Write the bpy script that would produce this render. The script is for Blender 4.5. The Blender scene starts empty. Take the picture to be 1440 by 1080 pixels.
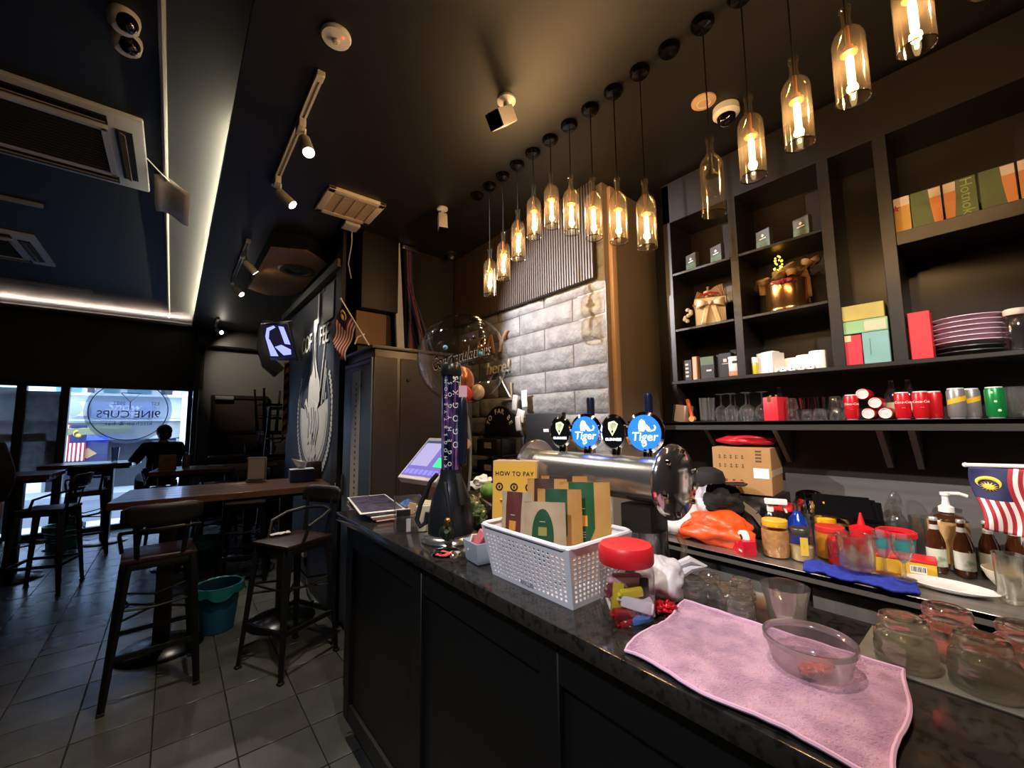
import bpy, bmesh, math, random
from mathutils import Vector, Matrix, Euler, noise
random.seed(7)
PI = math.pi
sc = bpy.context.scene
COL = sc.collection

# ------------------------------------------------------------------ camera, world, exposure, big lights
cam = bpy.data.cameras.new('camera'); cam.sensor_width = 36; cam.lens = 572.9 / 1440 * 36
cam.clip_start = 0.02
CAM = bpy.data.objects.new('camera', cam); COL.objects.link(CAM)
yaw, pitch, roll = 0.693219, 0.0973219, -0.0116761
_f = Vector((math.sin(yaw) * math.cos(pitch), math.cos(yaw) * math.cos(pitch), math.sin(pitch)))
_r = Vector((math.cos(yaw), -math.sin(yaw), 0)); _u = _r.cross(_f)
_r2 = math.cos(roll) * _r + math.sin(roll) * _u; _u2 = -math.sin(roll) * _r + math.cos(roll) * _u
CAM.matrix_world = Matrix(((_r2.x, _u2.x, -_f.x, 0), (_r2.y, _u2.y, -_f.y, 0), (_r2.z, _u2.z, -_f.z, 1.5), (0, 0, 0, 1)))
sc.camera = CAM
vs = sc.view_settings
vs.view_transform = 'Standard'; vs.look = 'None'; vs.gamma = 1; vs.use_curve_mapping = False
vs.exposure = 1.75
sc.cycles.use_denoising = True
sc.cycles.transparent_max_bounces = 32
sc.cycles.max_bounces = 8
sc.cycles.sample_clamp_indirect = 4.0

def lin(h):
    if isinstance(h, str):
        h = h.lstrip('#'); h = [int(h[i:i + 2], 16) / 255 for i in (0, 2, 4)]
        return tuple(c / 12.92 if c <= 0.04045 else ((c + 0.055) / 1.055) ** 2.4 for c in h) + (1,)
    return tuple(h) + (1,) if len(h) == 3 else tuple(h)

w = bpy.data.worlds.new('sky'); sc.world = w; w.use_nodes = True
_bg = w.node_tree.nodes['Background']; _bg.inputs[0].default_value = lin('#cfe0fb'); _bg.inputs[1].default_value = 2.2

def spot(name, loc, target, power, col, ang=60, blend=.5, r=.03, parent=None):
    l = bpy.data.lights.new(name, 'SPOT'); l.energy = power; l.color = lin(col)[:3]
    l.spot_size = math.radians(ang); l.spot_blend = blend; l.shadow_soft_size = r
    o = bpy.data.objects.new(name, l); COL.objects.link(o); o.location = loc
    o.rotation_euler = (Vector(target) - Vector(loc)).to_track_quat('-Z', 'Y').to_euler()
    return o

def point(name, loc, power, col, r=.02):
    l = bpy.data.lights.new(name, 'POINT'); l.energy = power; l.color = lin(col)[:3]; l.shadow_soft_size = r
    o = bpy.data.objects.new(name, l); COL.objects.link(o); o.location = loc
    return o

def area(name, loc, target, sx, sy, power, col):
    l = bpy.data.lights.new(name, 'AREA'); l.shape = 'RECTANGLE'; l.size = sx; l.size_y = sy; l.energy = power; l.color = lin(col)[:3]
    o = bpy.data.objects.new(name, l); COL.objects.link(o); o.location = loc
    o.rotation_euler = (Vector(target) - Vector(loc)).to_track_quat('-Z', 'Y').to_euler()
    return o

# ------------------------------------------------------------------ materials
def nd(nt, t, **k):
    n = nt.nodes.new(t)
    for a, b in k.items(): setattr(n, a, b)
    return n

MATS = {}
def M(name, col, rough=.5, metal=0, spec=.5, var=0, vs_=8, col2=None, bump=0, bs=40, stretch=(1, 1, 1), coat=0, emit=0, thr=None, alpha=1, sheen=0):
    if name in MATS: return MATS[name]
    m = bpy.data.materials.new(name); m.use_nodes = True; nt = m.node_tree; p = nt.nodes['Principled BSDF']
    c = lin(col); p.inputs['Base Color'].default_value = c
    p.inputs['Roughness'].default_value = rough; p.inputs['Metallic'].default_value = metal
    p.inputs['Specular IOR Level'].default_value = spec; p.inputs['Coat Weight'].default_value = coat
    p.inputs['Coat Roughness'].default_value = .08
    if sheen: p.inputs['Sheen Weight'].default_value = sheen
    if alpha < 1: p.inputs['Alpha'].default_value = alpha
    if emit:
        p.inputs['Emission Color'].default_value = c; p.inputs['Emission Strength'].default_value = emit
    if var or bump:
        tc = nd(nt, 'ShaderNodeTexCoord'); mp = nd(nt, 'ShaderNodeMapping'); mp.inputs['Scale'].default_value = stretch
        nt.links.new(tc.outputs['Object'], mp.inputs['Vector'])
    if var:
        n = nd(nt, 'ShaderNodeTexNoise'); n.inputs['Scale'].default_value = vs_; n.inputs['Detail'].default_value = 6
        nt.links.new(mp.outputs[0], n.inputs['Vector'])
        r = nd(nt, 'ShaderNodeValToRGB')
        lo, hi = thr or (.35, .68)
        r.color_ramp.elements[0].position = lo; r.color_ramp.elements[1].position = hi
        c2 = lin(col2) if col2 else tuple(x * (1 - var) for x in c[:3]) + (1,)
        r.color_ramp.elements[0].color = c2; r.color_ramp.elements[1].color = c
        nt.links.new(n.outputs['Fac'], r.inputs[0]); nt.links.new(r.outputs[0], p.inputs['Base Color'])
    if bump:
        n2 = nd(nt, 'ShaderNodeTexNoise'); n2.inputs['Scale'].default_value = bs; n2.inputs['Detail'].default_value = 4
        nt.links.new(mp.outputs[0], n2.inputs['Vector'])
        b = nd(nt, 'ShaderNodeBump'); b.inputs['Strength'].default_value = bump; b.inputs['Distance'].default_value = .01
        nt.links.new(n2.outputs['Fac'], b.inputs['Height']); nt.links.new(b.outputs[0], p.inputs['Normal'])
    MATS[name] = m
    return m

def G(name, tint='#ffffff', edge='#8a8f90', gloss=.06, rough=.03, power=3.0, haze=0, hc='#ffffff', refr=0):
    """thin clear glass or plastic: sees through face-on, tinted at grazing angles, mirror reflections by Fresnel"""
    if name in MATS: return MATS[name]
    m = bpy.data.materials.new(name); m.use_nodes = True; nt = m.node_tree
    for n in list(nt.nodes):
        if n.type != 'OUTPUT_MATERIAL': nt.nodes.remove(n)
    out = [n for n in nt.nodes if n.type == 'OUTPUT_MATERIAL'][0]
    lw = nd(nt, 'ShaderNodeLayerWeight'); lw.inputs[0].default_value = .5
    pw = nd(nt, 'ShaderNodeMath', operation='POWER'); pw.inputs[1].default_value = power
    nt.links.new(lw.outputs['Facing'], pw.inputs[0])
    mx = nd(nt, 'ShaderNodeMix', data_type='RGBA'); mx.inputs['A'].default_value = lin(tint); mx.inputs['B'].default_value = lin(edge)
    nt.links.new(pw.outputs[0], mx.inputs['Factor'])
    tr = nd(nt, 'ShaderNodeBsdfTransparent'); nt.links.new(mx.outputs['Result'], tr.inputs[0])
    gl = nd(nt, 'ShaderNodeBsdfGlossy'); gl.inputs['Roughness'].default_value = rough
    ma = nd(nt, 'ShaderNodeMath', operation='MULTIPLY_ADD'); ma.inputs[1].default_value = .55; ma.inputs[2].default_value = gloss
    nt.links.new(pw.outputs[0], ma.inputs[0])
    ms = nd(nt, 'ShaderNodeMixShader'); nt.links.new(ma.outputs[0], ms.inputs[0])
    if haze:
        tl = nd(nt, 'ShaderNodeBsdfTranslucent'); tl.inputs[0].default_value = lin(hc); mh = nd(nt, 'ShaderNodeMixShader'); mh.inputs[0].default_value = haze
        nt.links.new(tr.outputs[0], mh.inputs[1]); nt.links.new(tl.outputs[0], mh.inputs[2]); tr = mh
    if refr:
        rf = nd(nt, 'ShaderNodeBsdfGlass'); rf.inputs['Roughness'].default_value = rough * .5; rf.inputs['IOR'].default_value = 1.33; nt.links.new(mx.outputs['Result'], rf.inputs[0])
        mh = nd(nt, 'ShaderNodeMixShader'); mh.inputs[0].default_value = refr
        nt.links.new(tr.outputs[0], mh.inputs[1]); nt.links.new(rf.outputs[0], mh.inputs[2]); tr = mh
    nt.links.new(tr.outputs[0], ms.inputs[1]); nt.links.new(gl.outputs[0], ms.inputs[2]); nt.links.new(ms.outputs[0], out.inputs[0])
    MATS[name] = m
    return m

def E_(name, col, strength):
    if name in MATS: return MATS[name]
    m = bpy.data.materials.new(name); m.use_nodes = True; nt = m.node_tree
    for n in list(nt.nodes):
        if n.type != 'OUTPUT_MATERIAL': nt.nodes.remove(n)
    out = [n for n in nt.nodes if n.type == 'OUTPUT_MATERIAL'][0]
    e = nd(nt, 'ShaderNodeEmission'); e.inputs[0].default_value = lin(col); e.inputs[1].default_value = strength
    nt.links.new(e.outputs[0], out.inputs[0]); MATS[name] = m
    return m

# ------------------------------------------------------------------ mesh builder
class B:
    def __init__(s): s.bm = bmesh.new()
    def box(s, c, d, bev=0, rot=None, mi=0, taper=None):
        r = bmesh.ops.create_cube(s.bm, size=1); vs_ = r['verts']
        for v in vs_:
            k = taper if (taper and v.co.z > 0) else 1
            v.co = Vector((v.co.x * d[0] * k, v.co.y * d[1] * k, v.co.z * d[2]))
        fs = {f for v in vs_ for f in v.link_faces}
        if bev:
            es = list({e for v in vs_ for e in v.link_edges})
            rr = bmesh.ops.bevel(s.bm, geom=es, offset=bev, segments=1 if bev < .004 else 2, affect='EDGES', profile=.6)
            vs_ = list({v for f in rr['faces'] for v in f.verts} | {v for v in vs_ if v.is_valid})
            fs = {f for v in vs_ for f in v.link_faces}
        R = Matrix.Identity(3)
        if rot is not None: R = (Euler(rot).to_matrix() if not isinstance(rot, Matrix) else rot)
        for v in vs_: v.co = R @ v.co + Vector(c)
        for f in fs: f.material_index = mi
        return s
    def lathe(s, prof, c=(0, 0, 0), seg=20, rot=None, mi=0, cap0=False, cap1=False, sx=1, sy=1):
        R = Euler(rot).to_matrix() if rot is not None and not isinstance(rot, Matrix) else (rot or Matrix.Identity(3))
        rings = []
        for r, z in prof:
            if r < 1e-6: rings.append([s.bm.verts.new(R @ Vector((0, 0, z)) + Vector(c))])
            else: rings.append([s.bm.verts.new(R @ Vector((r * sx * math.cos(2 * PI * i / seg), r * sy * math.sin(2 * PI * i / seg), z)) + Vector(c)) for i in range(seg)])
        for a, b in zip(rings, rings[1:]):
            for i in range(seg):
                j = (i + 1) % seg
                if len(a) == 1 and len(b) == 1: break
                if len(a) == 1: f = s.bm.faces.new((a[0], b[j], b[i]))
                elif len(b) == 1: f = s.bm.faces.new((a[i], a[j], b[0]))
                else: f = s.bm.faces.new((a[i], a[j], b[j], b[i]))
                f.material_index = mi
        if cap0 and len(rings[0]) > 1: s.bm.faces.new(rings[0][::-1]).material_index = mi
        if cap1 and len(rings[-1]) > 1: s.bm.faces.new(rings[-1]).material_index = mi
        return s
    def cyl(s, p0, p1, r0, r1=None, seg=12, mi=0):
        p0, p1 = Vector(p0), Vector(p1); d = p1 - p0; L = d.length
        q = d.to_track_quat('Z', 'Y').to_matrix()
        return s.lathe([(r0, 0), (r0 if r1 is None else r1, L)], p0, seg, q, mi, True, True)
    def bar(s, p0, p1, w0, t0, w1=None, t1=None, up=(0, 0, 1), mi=0):
        p0, p1 = Vector(p0), Vector(p1); d = (p1 - p0).normalized(); a = d.cross(Vector(up))
        if a.length < 1e-4: a = d.cross(Vector((0, 1, 0)))
        a.normalize(); b = d.cross(a)
        w1 = w0 if w1 is None else w1; t1 = t0 if t1 is None else t1
        A = [s.bm.verts.new(p0 + a * x * w0 / 2 + b * y * t0 / 2) for x, y in ((-1, -1), (1, -1), (1, 1), (-1, 1))]
        Bv = [s.bm.verts.new(p1 + a * x * w1 / 2 + b * y * t1 / 2) for x, y in ((-1, -1), (1, -1), (1, 1), (-1, 1))]
        fs = [A[::-1], Bv] + [[A[i], A[(i + 1) % 4], Bv[(i + 1) % 4], Bv[i]] for i in range(4)]
        for f in fs: s.bm.faces.new(f).material_index = mi
        return s
    def tube(s, pts, r, seg=8, closed=False, mi=0):
        pts = [Vector(p) for p in pts]; n = len(pts); rings = []
        rr = r if isinstance(r, (list, tuple)) else [r] * n
        up = Vector((0, 0, 1)); pa = None
        for i, p in enumerate(pts):
            a = pts[(i - 1) % n] if (i > 0 or closed) else p
            b = pts[(i + 1) % n] if (i < n - 1 or closed) else p
            d = (b - a).normalized()
            if pa is None:
                x = d.cross(up)
                if x.length < .05: x = d.cross(Vector((1, 0, 0)))
            else: x = pa - d * pa.dot(d)
            x.normalize(); pa = x; y = d.cross(x)
            rings.append([s.bm.verts.new(p + (x * math.cos(2 * PI * k / seg) + y * math.sin(2 * PI * k / seg)) * rr[i]) for k in range(seg)])
        R = list(zip(rings, rings[1:])) + ([(rings[-1], rings[0])] if closed else [])
        for a, b in R:
            for k in range(seg): s.bm.faces.new((a[k], a[(k + 1) % seg], b[(k + 1) % seg], b[k])).material_index = mi
        if not closed:
            s.bm.faces.new(rings[0][::-1]).material_index = mi; s.bm.faces.new(rings[-1]).material_index = mi
        return s
    def prism(s, pts, vec, mi=0):
        """flat polygon (3-D points) pushed along vec"""
        vec = Vector(vec); a = [s.bm.verts.new(Vector(p)) for p in pts]; b = [s.bm.verts.new(Vector(p) + vec) for p in pts]
        n = len(pts)
        s.bm.faces.new(a[::-1]).material_index = mi; s.bm.faces.new(b).material_index = mi
        for i in range(n): s.bm.faces.new((a[i], a[(i + 1) % n], b[(i + 1) % n], b[i])).material_index = mi
        return s
    def ball(s, c, r, sq=(1, 1, 1), seg=14, mi=0, rot=None):
        p = [(math.sin(PI * i / (seg // 2)), -math.cos(PI * i / (seg // 2))) for i in range(seg // 2 + 1)]
        R = Euler(rot).to_matrix() if rot else Matrix.Identity(3)
        R = R @ Matrix.Diagonal((r * sq[0], r * sq[1], r * sq[2]))
        return s.lathe(p, c, seg, R, mi)
    def grid(s, fn, nu, nv, mi=0, mfn=None):
        vv = [[s.bm.verts.new(Vector(fn(i / nu, j / nv))) for j in range(nv + 1)] for i in range(nu + 1)]
        for i in range(nu):
            for j in range(nv):
                f = s.bm.faces.new((vv[i][j], vv[i + 1][j], vv[i + 1][j + 1], vv[i][j + 1]))
                f.material_index = mfn((i + .5) / nu, (j + .5) / nv) if mfn else mi
        return s
    def fan(s, pts, mi=0):
        s.bm.faces.new([s.bm.verts.new(Vector(p)) for p in pts]).material_index = mi
        return s

def obj(name, b, mat, parent=None, loc=None, rot=None, smooth=40, solid=0, sub=0, kind=None, label=None):
    me = bpy.data.meshes.new(name)
    bmesh.ops.recalc_face_normals(b.bm, faces=b.bm.faces[:]) if not solid else None
    b.bm.to_mesh(me); b.bm.free()
    for m in (mat if isinstance(mat, (list, tuple)) else [mat]): me.materials.append(m)
    if smooth:
        me.shade_smooth(); me.set_sharp_from_angle(angle=math.radians(smooth))
    o = bpy.data.objects.new(name, me); COL.objects.link(o)
    if parent: o.parent = parent
    if loc is not None: o.location = loc
    if rot is not None: o.rotation_euler = rot
    if solid:
        md = o.modifiers.new('solid', 'SOLIDIFY'); md.thickness = solid; md.offset = 0
    if sub:
        md = o.modifiers.new('sub', 'SUBSURF'); md.levels = sub; md.render_levels = sub
    if kind: o['kind'] = kind
    if label: o['label'] = label
    return o

def share(name, src, parent, loc=None, rot=None, scale=None):
    o = src.copy(); o.name = name; COL.objects.link(o); o.parent = parent
    if loc is not None: o.location = loc
    if rot is not None: o.rotation_euler = rot
    if scale is not None: o.scale = scale
    return o

def tag(o, label, cat, group=None):
    o['label'] = label; o['category'] = cat
    if group: o['group'] = group
    return o

def thing(name, label, cat, loc=(0, 0, 0), rz=0, group=None, rot=None):
    o = bpy.data.objects.new(name, None); COL.objects.link(o); o.empty_display_size = .05
    o.location = loc; o.rotation_euler = rot if rot else (0, 0, rz)
    return tag(o, label, cat, group)

def struct(name, b, mat, parent=None, **k):
    o = obj(name, b, mat, parent, **k); o['kind'] = 'structure'
    return o

def dup(root, loc, rz=None, label=None, group=None, scale=None):
    r = root.copy(); COL.objects.link(r); r.location = loc
    if rz is not None: r.rotation_euler = (0, 0, rz)
    if label: r['label'] = label
    if group: r['group'] = group
    if scale: r.scale = (scale,) * 3 if not isinstance(scale, tuple) else scale
    for ch in list(root.children):
        c = ch.copy(); COL.objects.link(c); c.parent = r
        for g in ch.children:
            d = g.copy(); COL.objects.link(d); d.parent = c
    return r

def text(s, size, mat, parent, loc, rot, name='lettering', ext=.0006, align='CENTER', sx=1, shear=0, sp=1):
    cu = bpy.data.curves.new(name, 'FONT'); cu.body = s; cu.size = size; cu.extrude = ext; cu.align_x = align; cu.align_y = 'CENTER'
    cu.shear = shear; cu.resolution_u = 3; cu.space_character = sp
    t = bpy.data.objects.new('tmp', cu); COL.objects.link(t)
    dg = bpy.context.evaluated_depsgraph_get(); me = bpy.data.meshes.new_from_object(t.evaluated_get(dg))
    bpy.data.objects.remove(t); bpy.data.curves.remove(cu)
    me.materials.clear(); me.materials.append(mat)
    o = bpy.data.objects.new(name, me); COL.objects.link(o); o.parent = parent; o.location = loc
    o.rotation_euler = rot; o.scale = (sx, 1, 1)
    return o

ORD = ['first', 'second', 'third', 'fourth', 'fifth', 'sixth', 'seventh', 'eighth', 'ninth', 'tenth', 'eleventh', 'twelfth', 'thirteenth', 'fourteenth', 'fifteenth']
FX = (PI / 2, 0, -PI / 2)       # lettering upright on a face looking towards -x
FY = (PI / 2, 0, 0)             # lettering upright on a face looking towards -y
# ------------------------------------------------------------------ palette
m_black = M('black_paint', '#1b1a19', .45, var=.25, vs_=3)
m_blackwall = M('black_wall', '#1d1b1b', .6, var=.2, vs_=2)
m_ceil = M('ceiling_black', '#191817', .5, var=.2, vs_=2)
m_ceilup = M('ceiling_navy', '#10131b', .6, var=.15, vs_=1.5)
m_white = M('white_plastic', '#e8e6e2', .35)
m_offwhite = M('offwhite', '#d8d4cc', .5)
m_paper = M('paper', '#efece6', .7)
m_metalblack = M('black_metal', '#0c0c0c', .5, .2)
m_rubber = M('rubber', '#0c0c0c', .7)
m_steel = M('steel', '#b9b6b0', .22, 1, var=.15, vs_=6, stretch=(1, .1, 8))
m_chrome = M('chrome', '#d9d7d4', .06, 1)
m_wood = M('table_wood', '#5b3a28', .28, var=.5, vs_=5, stretch=(1, 9, 1), coat=.3)
m_seat = M('seat_wood', '#26110f', .45, var=.4, vs_=6, stretch=(1, 6, 1))
m_grey = M('grey_paint', '#5e605f', .6, var=.12, vs_=2)
m_darkgrey = M('dark_grey', '#3a3a3a', .5)
m_cardboard = M('cardboard', '#a8794a', .75, var=.15, vs_=12)
m_red = M('red', '#c81f26', .4)
m_bag = M('red_film', '#c41a28', .3)
m_gold = M('gold', '#c79a5a', .22, .9)
m_glass = G('clear_glass')
m_glassd = G('thick_glass', '#f7f8f5', '#b9bcb4', .1, .03, 2.4, .02, '#ffffff', .35)
m_plastic = G('clear_plastic', '#f7f6f7', '#cfccd2', .1, .12, 2.5, .06)
m_ink = M('ink', '#141414', .5)

# ------------------------------------------------------------------ the room
CZ, UZ = 3.13, 3.25
fl = struct('floor', B().box((-.2, 3.2, -.03), (6.4, 11.2, .04)), M('grout', '#1d1d1c', .7))
tile_m = [M('tile_%s' % n, c, .26, var=.3, vs_=5, bump=.06, bs=14) for n, c in (('grey', '#5c5c58'), ('ash', '#55554f'), ('pale', '#62625d'))]
protos = []
for m in tile_m:
    protos.append(obj('tile', B().box((0, 0, 0), (.302, .302, .012), .002), m, fl, (0, 0, -20)))
k = 0
cand = []
for i in range(-9, 4):
    for j in range(5, 28):
        x, y = .003 + .306 * i + .153, 2.36 + .309 * (j - 7) + .155
        if x > 1.1 or y > 8.55 or x < -.36 * y + .2 - .5 or (y < 4 and x < -.9): continue
        if y < 3.3 and x > .95: continue
        cand.append((math.hypot(x, y), x, y))
cand.sort()
for q, (d, x, y) in enumerate(cand[:297]):
    pz = -.0065 + random.uniform(-.0008, .0008)
    if q < 3:
        o = protos[q]; o.location = (x, y, pz)
    else:
        o = share('tile', protos[random.randrange(3)], fl, (x, y, pz), (0, 0, random.choice((0, PI / 2, PI))))
rest = B()
for d, x, y in cand[297:]: rest.box((x, y, -.0065), (.302, .302, .012))
for i in range(-10, 10):
    for j in range(-12, 28):
        x, y = .003 + .306 * i + .153, 2.36 + .309 * (j - 7) + .155
        if -3 < x < 2.75 and -2 < y < 8.5 and not any(abs(x - a) < .01 and abs(y - b) < .01 for _, a, b in cand):
            rest.box((x, y, -.0065), (.302, .302, .012))
obj('outer_tiles', rest, tile_m[0], fl, kind='stuff')

# ceilings: low black ring around a raised tray with an 85 cove
cl = struct('ceiling', B().box((1.86, 3.2, CZ + .1), (2.44, 11.2, .2)).box((.4, 3.2, CZ + .012), (.49, 11.2, .024)).box((-1.52, 8.7, CZ + .1), (3.37, .12, .2)).box((-1.52, 8.49, CZ + .012), (3.37, .3, .024)), m_ceil)
struct('ceiling_tray', B().box((-1.3, 2.8, UZ + .05), (4.1, 12, .1)), m_ceilup)
tr = struct('trim_1', B().box((.16, 3.2, CZ + .031), (.012, 10.4, .014)).box((-1.5, 8.345, CZ + .031), (3.32, .012, .014)), M('cove_lip', '#2a2a28', .5))
led = M('led_warm', '#fff2cc', .5, emit=85)
obj('led_strip', B().box((.215, 5.45, CZ + .03), (.012, 5.3, .01)), led, tr)
obj('led_strip', B().box((-1.2, 8.385, CZ + .03), (2.66, .012, .01)), M('led_pink', '#ffe2cc', .5, emit=85 * .8), tr)

struct('wall_left', B().box((-3.25, 3.2, 1.6), (.1, 11.2, 3.4)), m_blackwall)
struct('wall_back', B().box((-.2, -2.25, 1.6), (6.2, .1, 3.4)), m_blackwall)
m_grad = M('backbar_wall', '#1a1715', .4, var=.2, vs_=2)
struct('wall_right', B().box((2.85, -.3, 1.6), (.1, 3.84, 3.4)), m_grad)
struct('wall_return', B().box((2.53, 1.74, 1.6), (.74, .24, 3.4)).box((2.28, 1.615, 2.29), (.035, .02, 1.66), .003), M('return_paint', '#85786c', .35, var=.15, vs_=2))
tb = struct('trim_2', B().box((2.235, 1.607, 2.29), (.05, .03, 1.64), .004), M('beige_trim', '#c2a183', .4))
struct('trim_3', B().box((2.8, 1.0, 1.0), (.03, 1.18, .3)).box((2.795, .1, 1.03), (.03, 1.5, .33)), M('grey_splash', '#5c5a59', .45, var=.2, vs_=3, stretch=(1, 1, 12)))

# brick wall: every big faux brick is a piece
bw = struct('wall_brick', B().box((2.25, 2.53, 1.6), (.18, 1.78, 3.4)), M('mortar', '#6a6968', .8, var=.5, vs_=14))
bmts = [M('brick_grey_%s' % n, c, .6, var=.35, vs_=11, bump=.9, bs=26) for n, c in (('one', '#8b8988'), ('two', '#82817f'), ('three', '#94918f'))]
def brick(cy, cz, wy, hz):
    n1, n2 = max(6, int(wy * 22)), 6
    ph = random.random() * 50
    def f(u, v):
        a = min(u, 1 - u) * wy; b = min(v, 1 - v) * hz
        e = min(1, min(a, b) / .014); e = 1 - (1 - e) ** 2
        d = .016 * e + .007 * e * noise.noise((u * wy * 16 + ph, v * hz * 20, ph))
        return (2.158 - d, cy + (u - .5) * wy + .004 * noise.noise((v * 6, ph, 3)), cz + (v - .5) * hz + .004 * noise.noise((u * 8, ph, 1)))
    return B().grid(f, n1, n2)
for r in range(13):
    z = 2.96 - .1645 * (r - 0) + .0; off = 0 if r % 2 else .29
    y = 1.62 + off - .58
    while y < 3.42:
        a, b2 = max(y, 1.62) + .006, min(y + .58, 3.42) - .006
        if b2 - a > .05: obj('brick', brick((a + b2) / 2, z, b2 - a, .157), random.choice(bmts), bw, smooth=60)
        y += .58
sl = struct('trim_4', B().box((2.115, 2.53, 2.80), (.03, 1.74, .68)), M('slat_back', '#2e241d', .5))
sb = B()
for i in range(72): sb.box((2.095, 1.67 + .0242 * i, 2.795), (.012, .014, .67))
obj('slats', sb, M('slat_wood', '#453629', .5, var=.2, vs_=10, stretch=(4, 4, .5)), sl, kind='stuff')
struct('wall_inner', B().box((1.62, 3.5, 1.6), (1.2, .16, 3.4)), m_blackwall)

# mural wall and the far end
m_navy = M('mural_navy', '#3c4450', .55, var=.15, vs_=2)
mw = struct('wall_mural', B().box((1.105, 4.46, 1.6), (.11, 2.08, 3.4)), m_navy)
struct('trim_5', B().box((1.046, 4.46, .43), (.012, 2.08, .86)), M('dado_black', '#1a1a1b', .4))
struct('trim_6', B().box((1.02, 4.6, 2.86), (.06, 2.3, .07)), M('beam_grey', '#5f5d58', .6))
struct('wall_alcove', B().box((2.65, 7.0, 1.6), (.1, 3.4, 3.4)).box((1.9, 5.5, 1.6), (1.5, .08, 3.4)), m_grey)
struct('wall_far', B().box((1.46, 8.68, 1.55), (2.3, .12, 3.3)), M('far_grey', '#6b6d6a', .6, var=.1, vs_=2))
struct('wall_header', B().box((-1.42, 8.66, 2.68), (3.56, .16, 1.07)), m_blackwall)
struct('trim_7', B().box((1.5, 8.45, 3.0), (2.5, .3, .28)), m_black)
struct('trim_8', B().box((.27, 8.57, 1.45), (.07, .14, 2.9)), m_darkgrey)
d1 = struct('door_1', B().box((.9, 8.6, 1.0), (.74, .05, 2.0)), M('door_brown', '#3b302a', .5, var=.2, vs_=5, stretch=(1, 1, 8)))
obj('door_frame', B().box((.9, 8.59, 2.02), (.84, .07, .06)).box((.51, 8.59, 1.0), (.05, .07, 2.0)).box((1.29, 8.59, 1.0), (.05, .07, 2.0)), m_black, d1)
obj('door_rail', B().box((.9, 8.565, 1.42), (.7, .02, .05)), m_black, d1)
obj('door_closer', B().box((.66, 8.54, 2.0), (.26, .06, .06), .006), M('closer_grey', '#9a9a97', .4, .5), d1)
obj('handle', B().cyl((.6, 8.55, 1.02), (.6, 8.53, 1.02), .02).bar((.6, 8.53, 1.02), (.72, 8.53, 1.02), .02, .015), m_steel, d1)

# window wall towards the street
m_frame = M('window_black', '#121316', .5)
m_shelfg = G('shelf_glass', '#fbfcfa', '#c9ccc6', .14, .03, 2.4, .12)
m_heavy = G('heavy_glass', '#fbfbf8', '#cfcfc8', .12, .02, 2.2, .05, '#ffffff', .6)
m_pane = G('window_glass', '#eef6ff', '#9fb0b8', .05, .02, 3)
w1 = struct('window_1', B().box((-.5, 8.62, .04), (1.5, .08, .08)).box((-1.21, 8.62, 1.1), (.09, .1, 2.14)).box((.2, 8.62, 1.1), (.06, .1, 2.14)).box((-.5, 8.62, 2.13), (1.5, .08, .06)), m_frame)
obj('pane', B().box((-.5, 8.62, 1.09), (1.33, .01, 2.02)), m_pane, w1)
w2 = struct('window_2', B().box((-1.43, 8.62, .04), (.4, .08, .08)).box((-1.62, 8.62, 1.1), (.09, .1, 2.14)).box((-1.43, 8.62, 2.13), (.4, .08, .06)), m_frame)
obj('pane', B().box((-1.41, 8.62, 1.09), (.33, .01, 2.02)), m_pane, w2)
obj('dark_film', B().box((-1.41, 8.60, 1.4), (.33, .004, 1.27)), M('smoke_film', '#7d858c', .5, var=.7, vs_=5, col2='#2a2d30', alpha=.86), w2, label='dark smoky printed film')
w3 = struct('window_3', B().box((-2.3, 8.62, .04), (1.3, .08, .08)).box((-3.1, 8.62, 1.1), (.3, .1, 2.14)).box((-2.3, 8.62, 2.13), (1.3, .08, .06)), m_frame)
obj('pane', B().box((-2.31, 8.62, 1.09), (1.3, .01, 2.02)), m_pane, w3)
obj('printed_film', B().box((-2.31, 8.60, 1.1), (1.3, .004, 1.95)), M('film_teal', '#6f8a8c', .5, var=.6, vs_=2.5, col2='#8a5f6e', alpha=.8), w3, label='muted pink and teal printed film')
# window decal, read from the street
dk = thing('window_decal', 'round pale frosted decal with mirrored bar lettering on the street window', 'decal', (-.52, 8.603, 1.77))
dm = M('decal_frost', '#b9d2ea', .8, alpha=.45); dl = M('decal_ink', '#3b4650', .6)
obj('disc', B().lathe([(0, 0), (.5, 0), (.5, .003), (0, .003)], seg=48, rot=(PI / 2, 0, 0)), dm, dk)
ring = B()
for a0, a1 in ((-.2, -1.45), (1.95, 4.5)):
    pass
rp = [(.45 * math.cos(a), -.008, .45 * math.sin(a)) for a in [(-235 + i * 6) * PI / 180 for i in range(49)]]
obj('ring', ring.tube(rp, .007, 6), dl, dk)
text('9INE CUPS', .155, dl, dk, (0, -.008, -.06), FY, sx=-1)
text('kitchen & bar', .085, dl, dk, (0, -.008, -.2), FY, sx=-1, sp=1.15)
text('EST', .07, dl, dk, (-.29 * -1, -.008, .11), FY, sx=-1)
text('2022', .07, dl, dk, (-.12, -.008, .11), FY, sx=-1)
text('9', .14, dl, dk, (.04, -.008, .36), FY, sx=-1)
mg = [(-.11, -.008, .27), (0, -.008, .13), (.11, -.008, .27)]
obj('martini_glass', B().tube(mg + [mg[0]], .006, 6).tube([(0, -.008, .13), (0, -.008, .02)], .006, 6), dl, dk)
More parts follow.
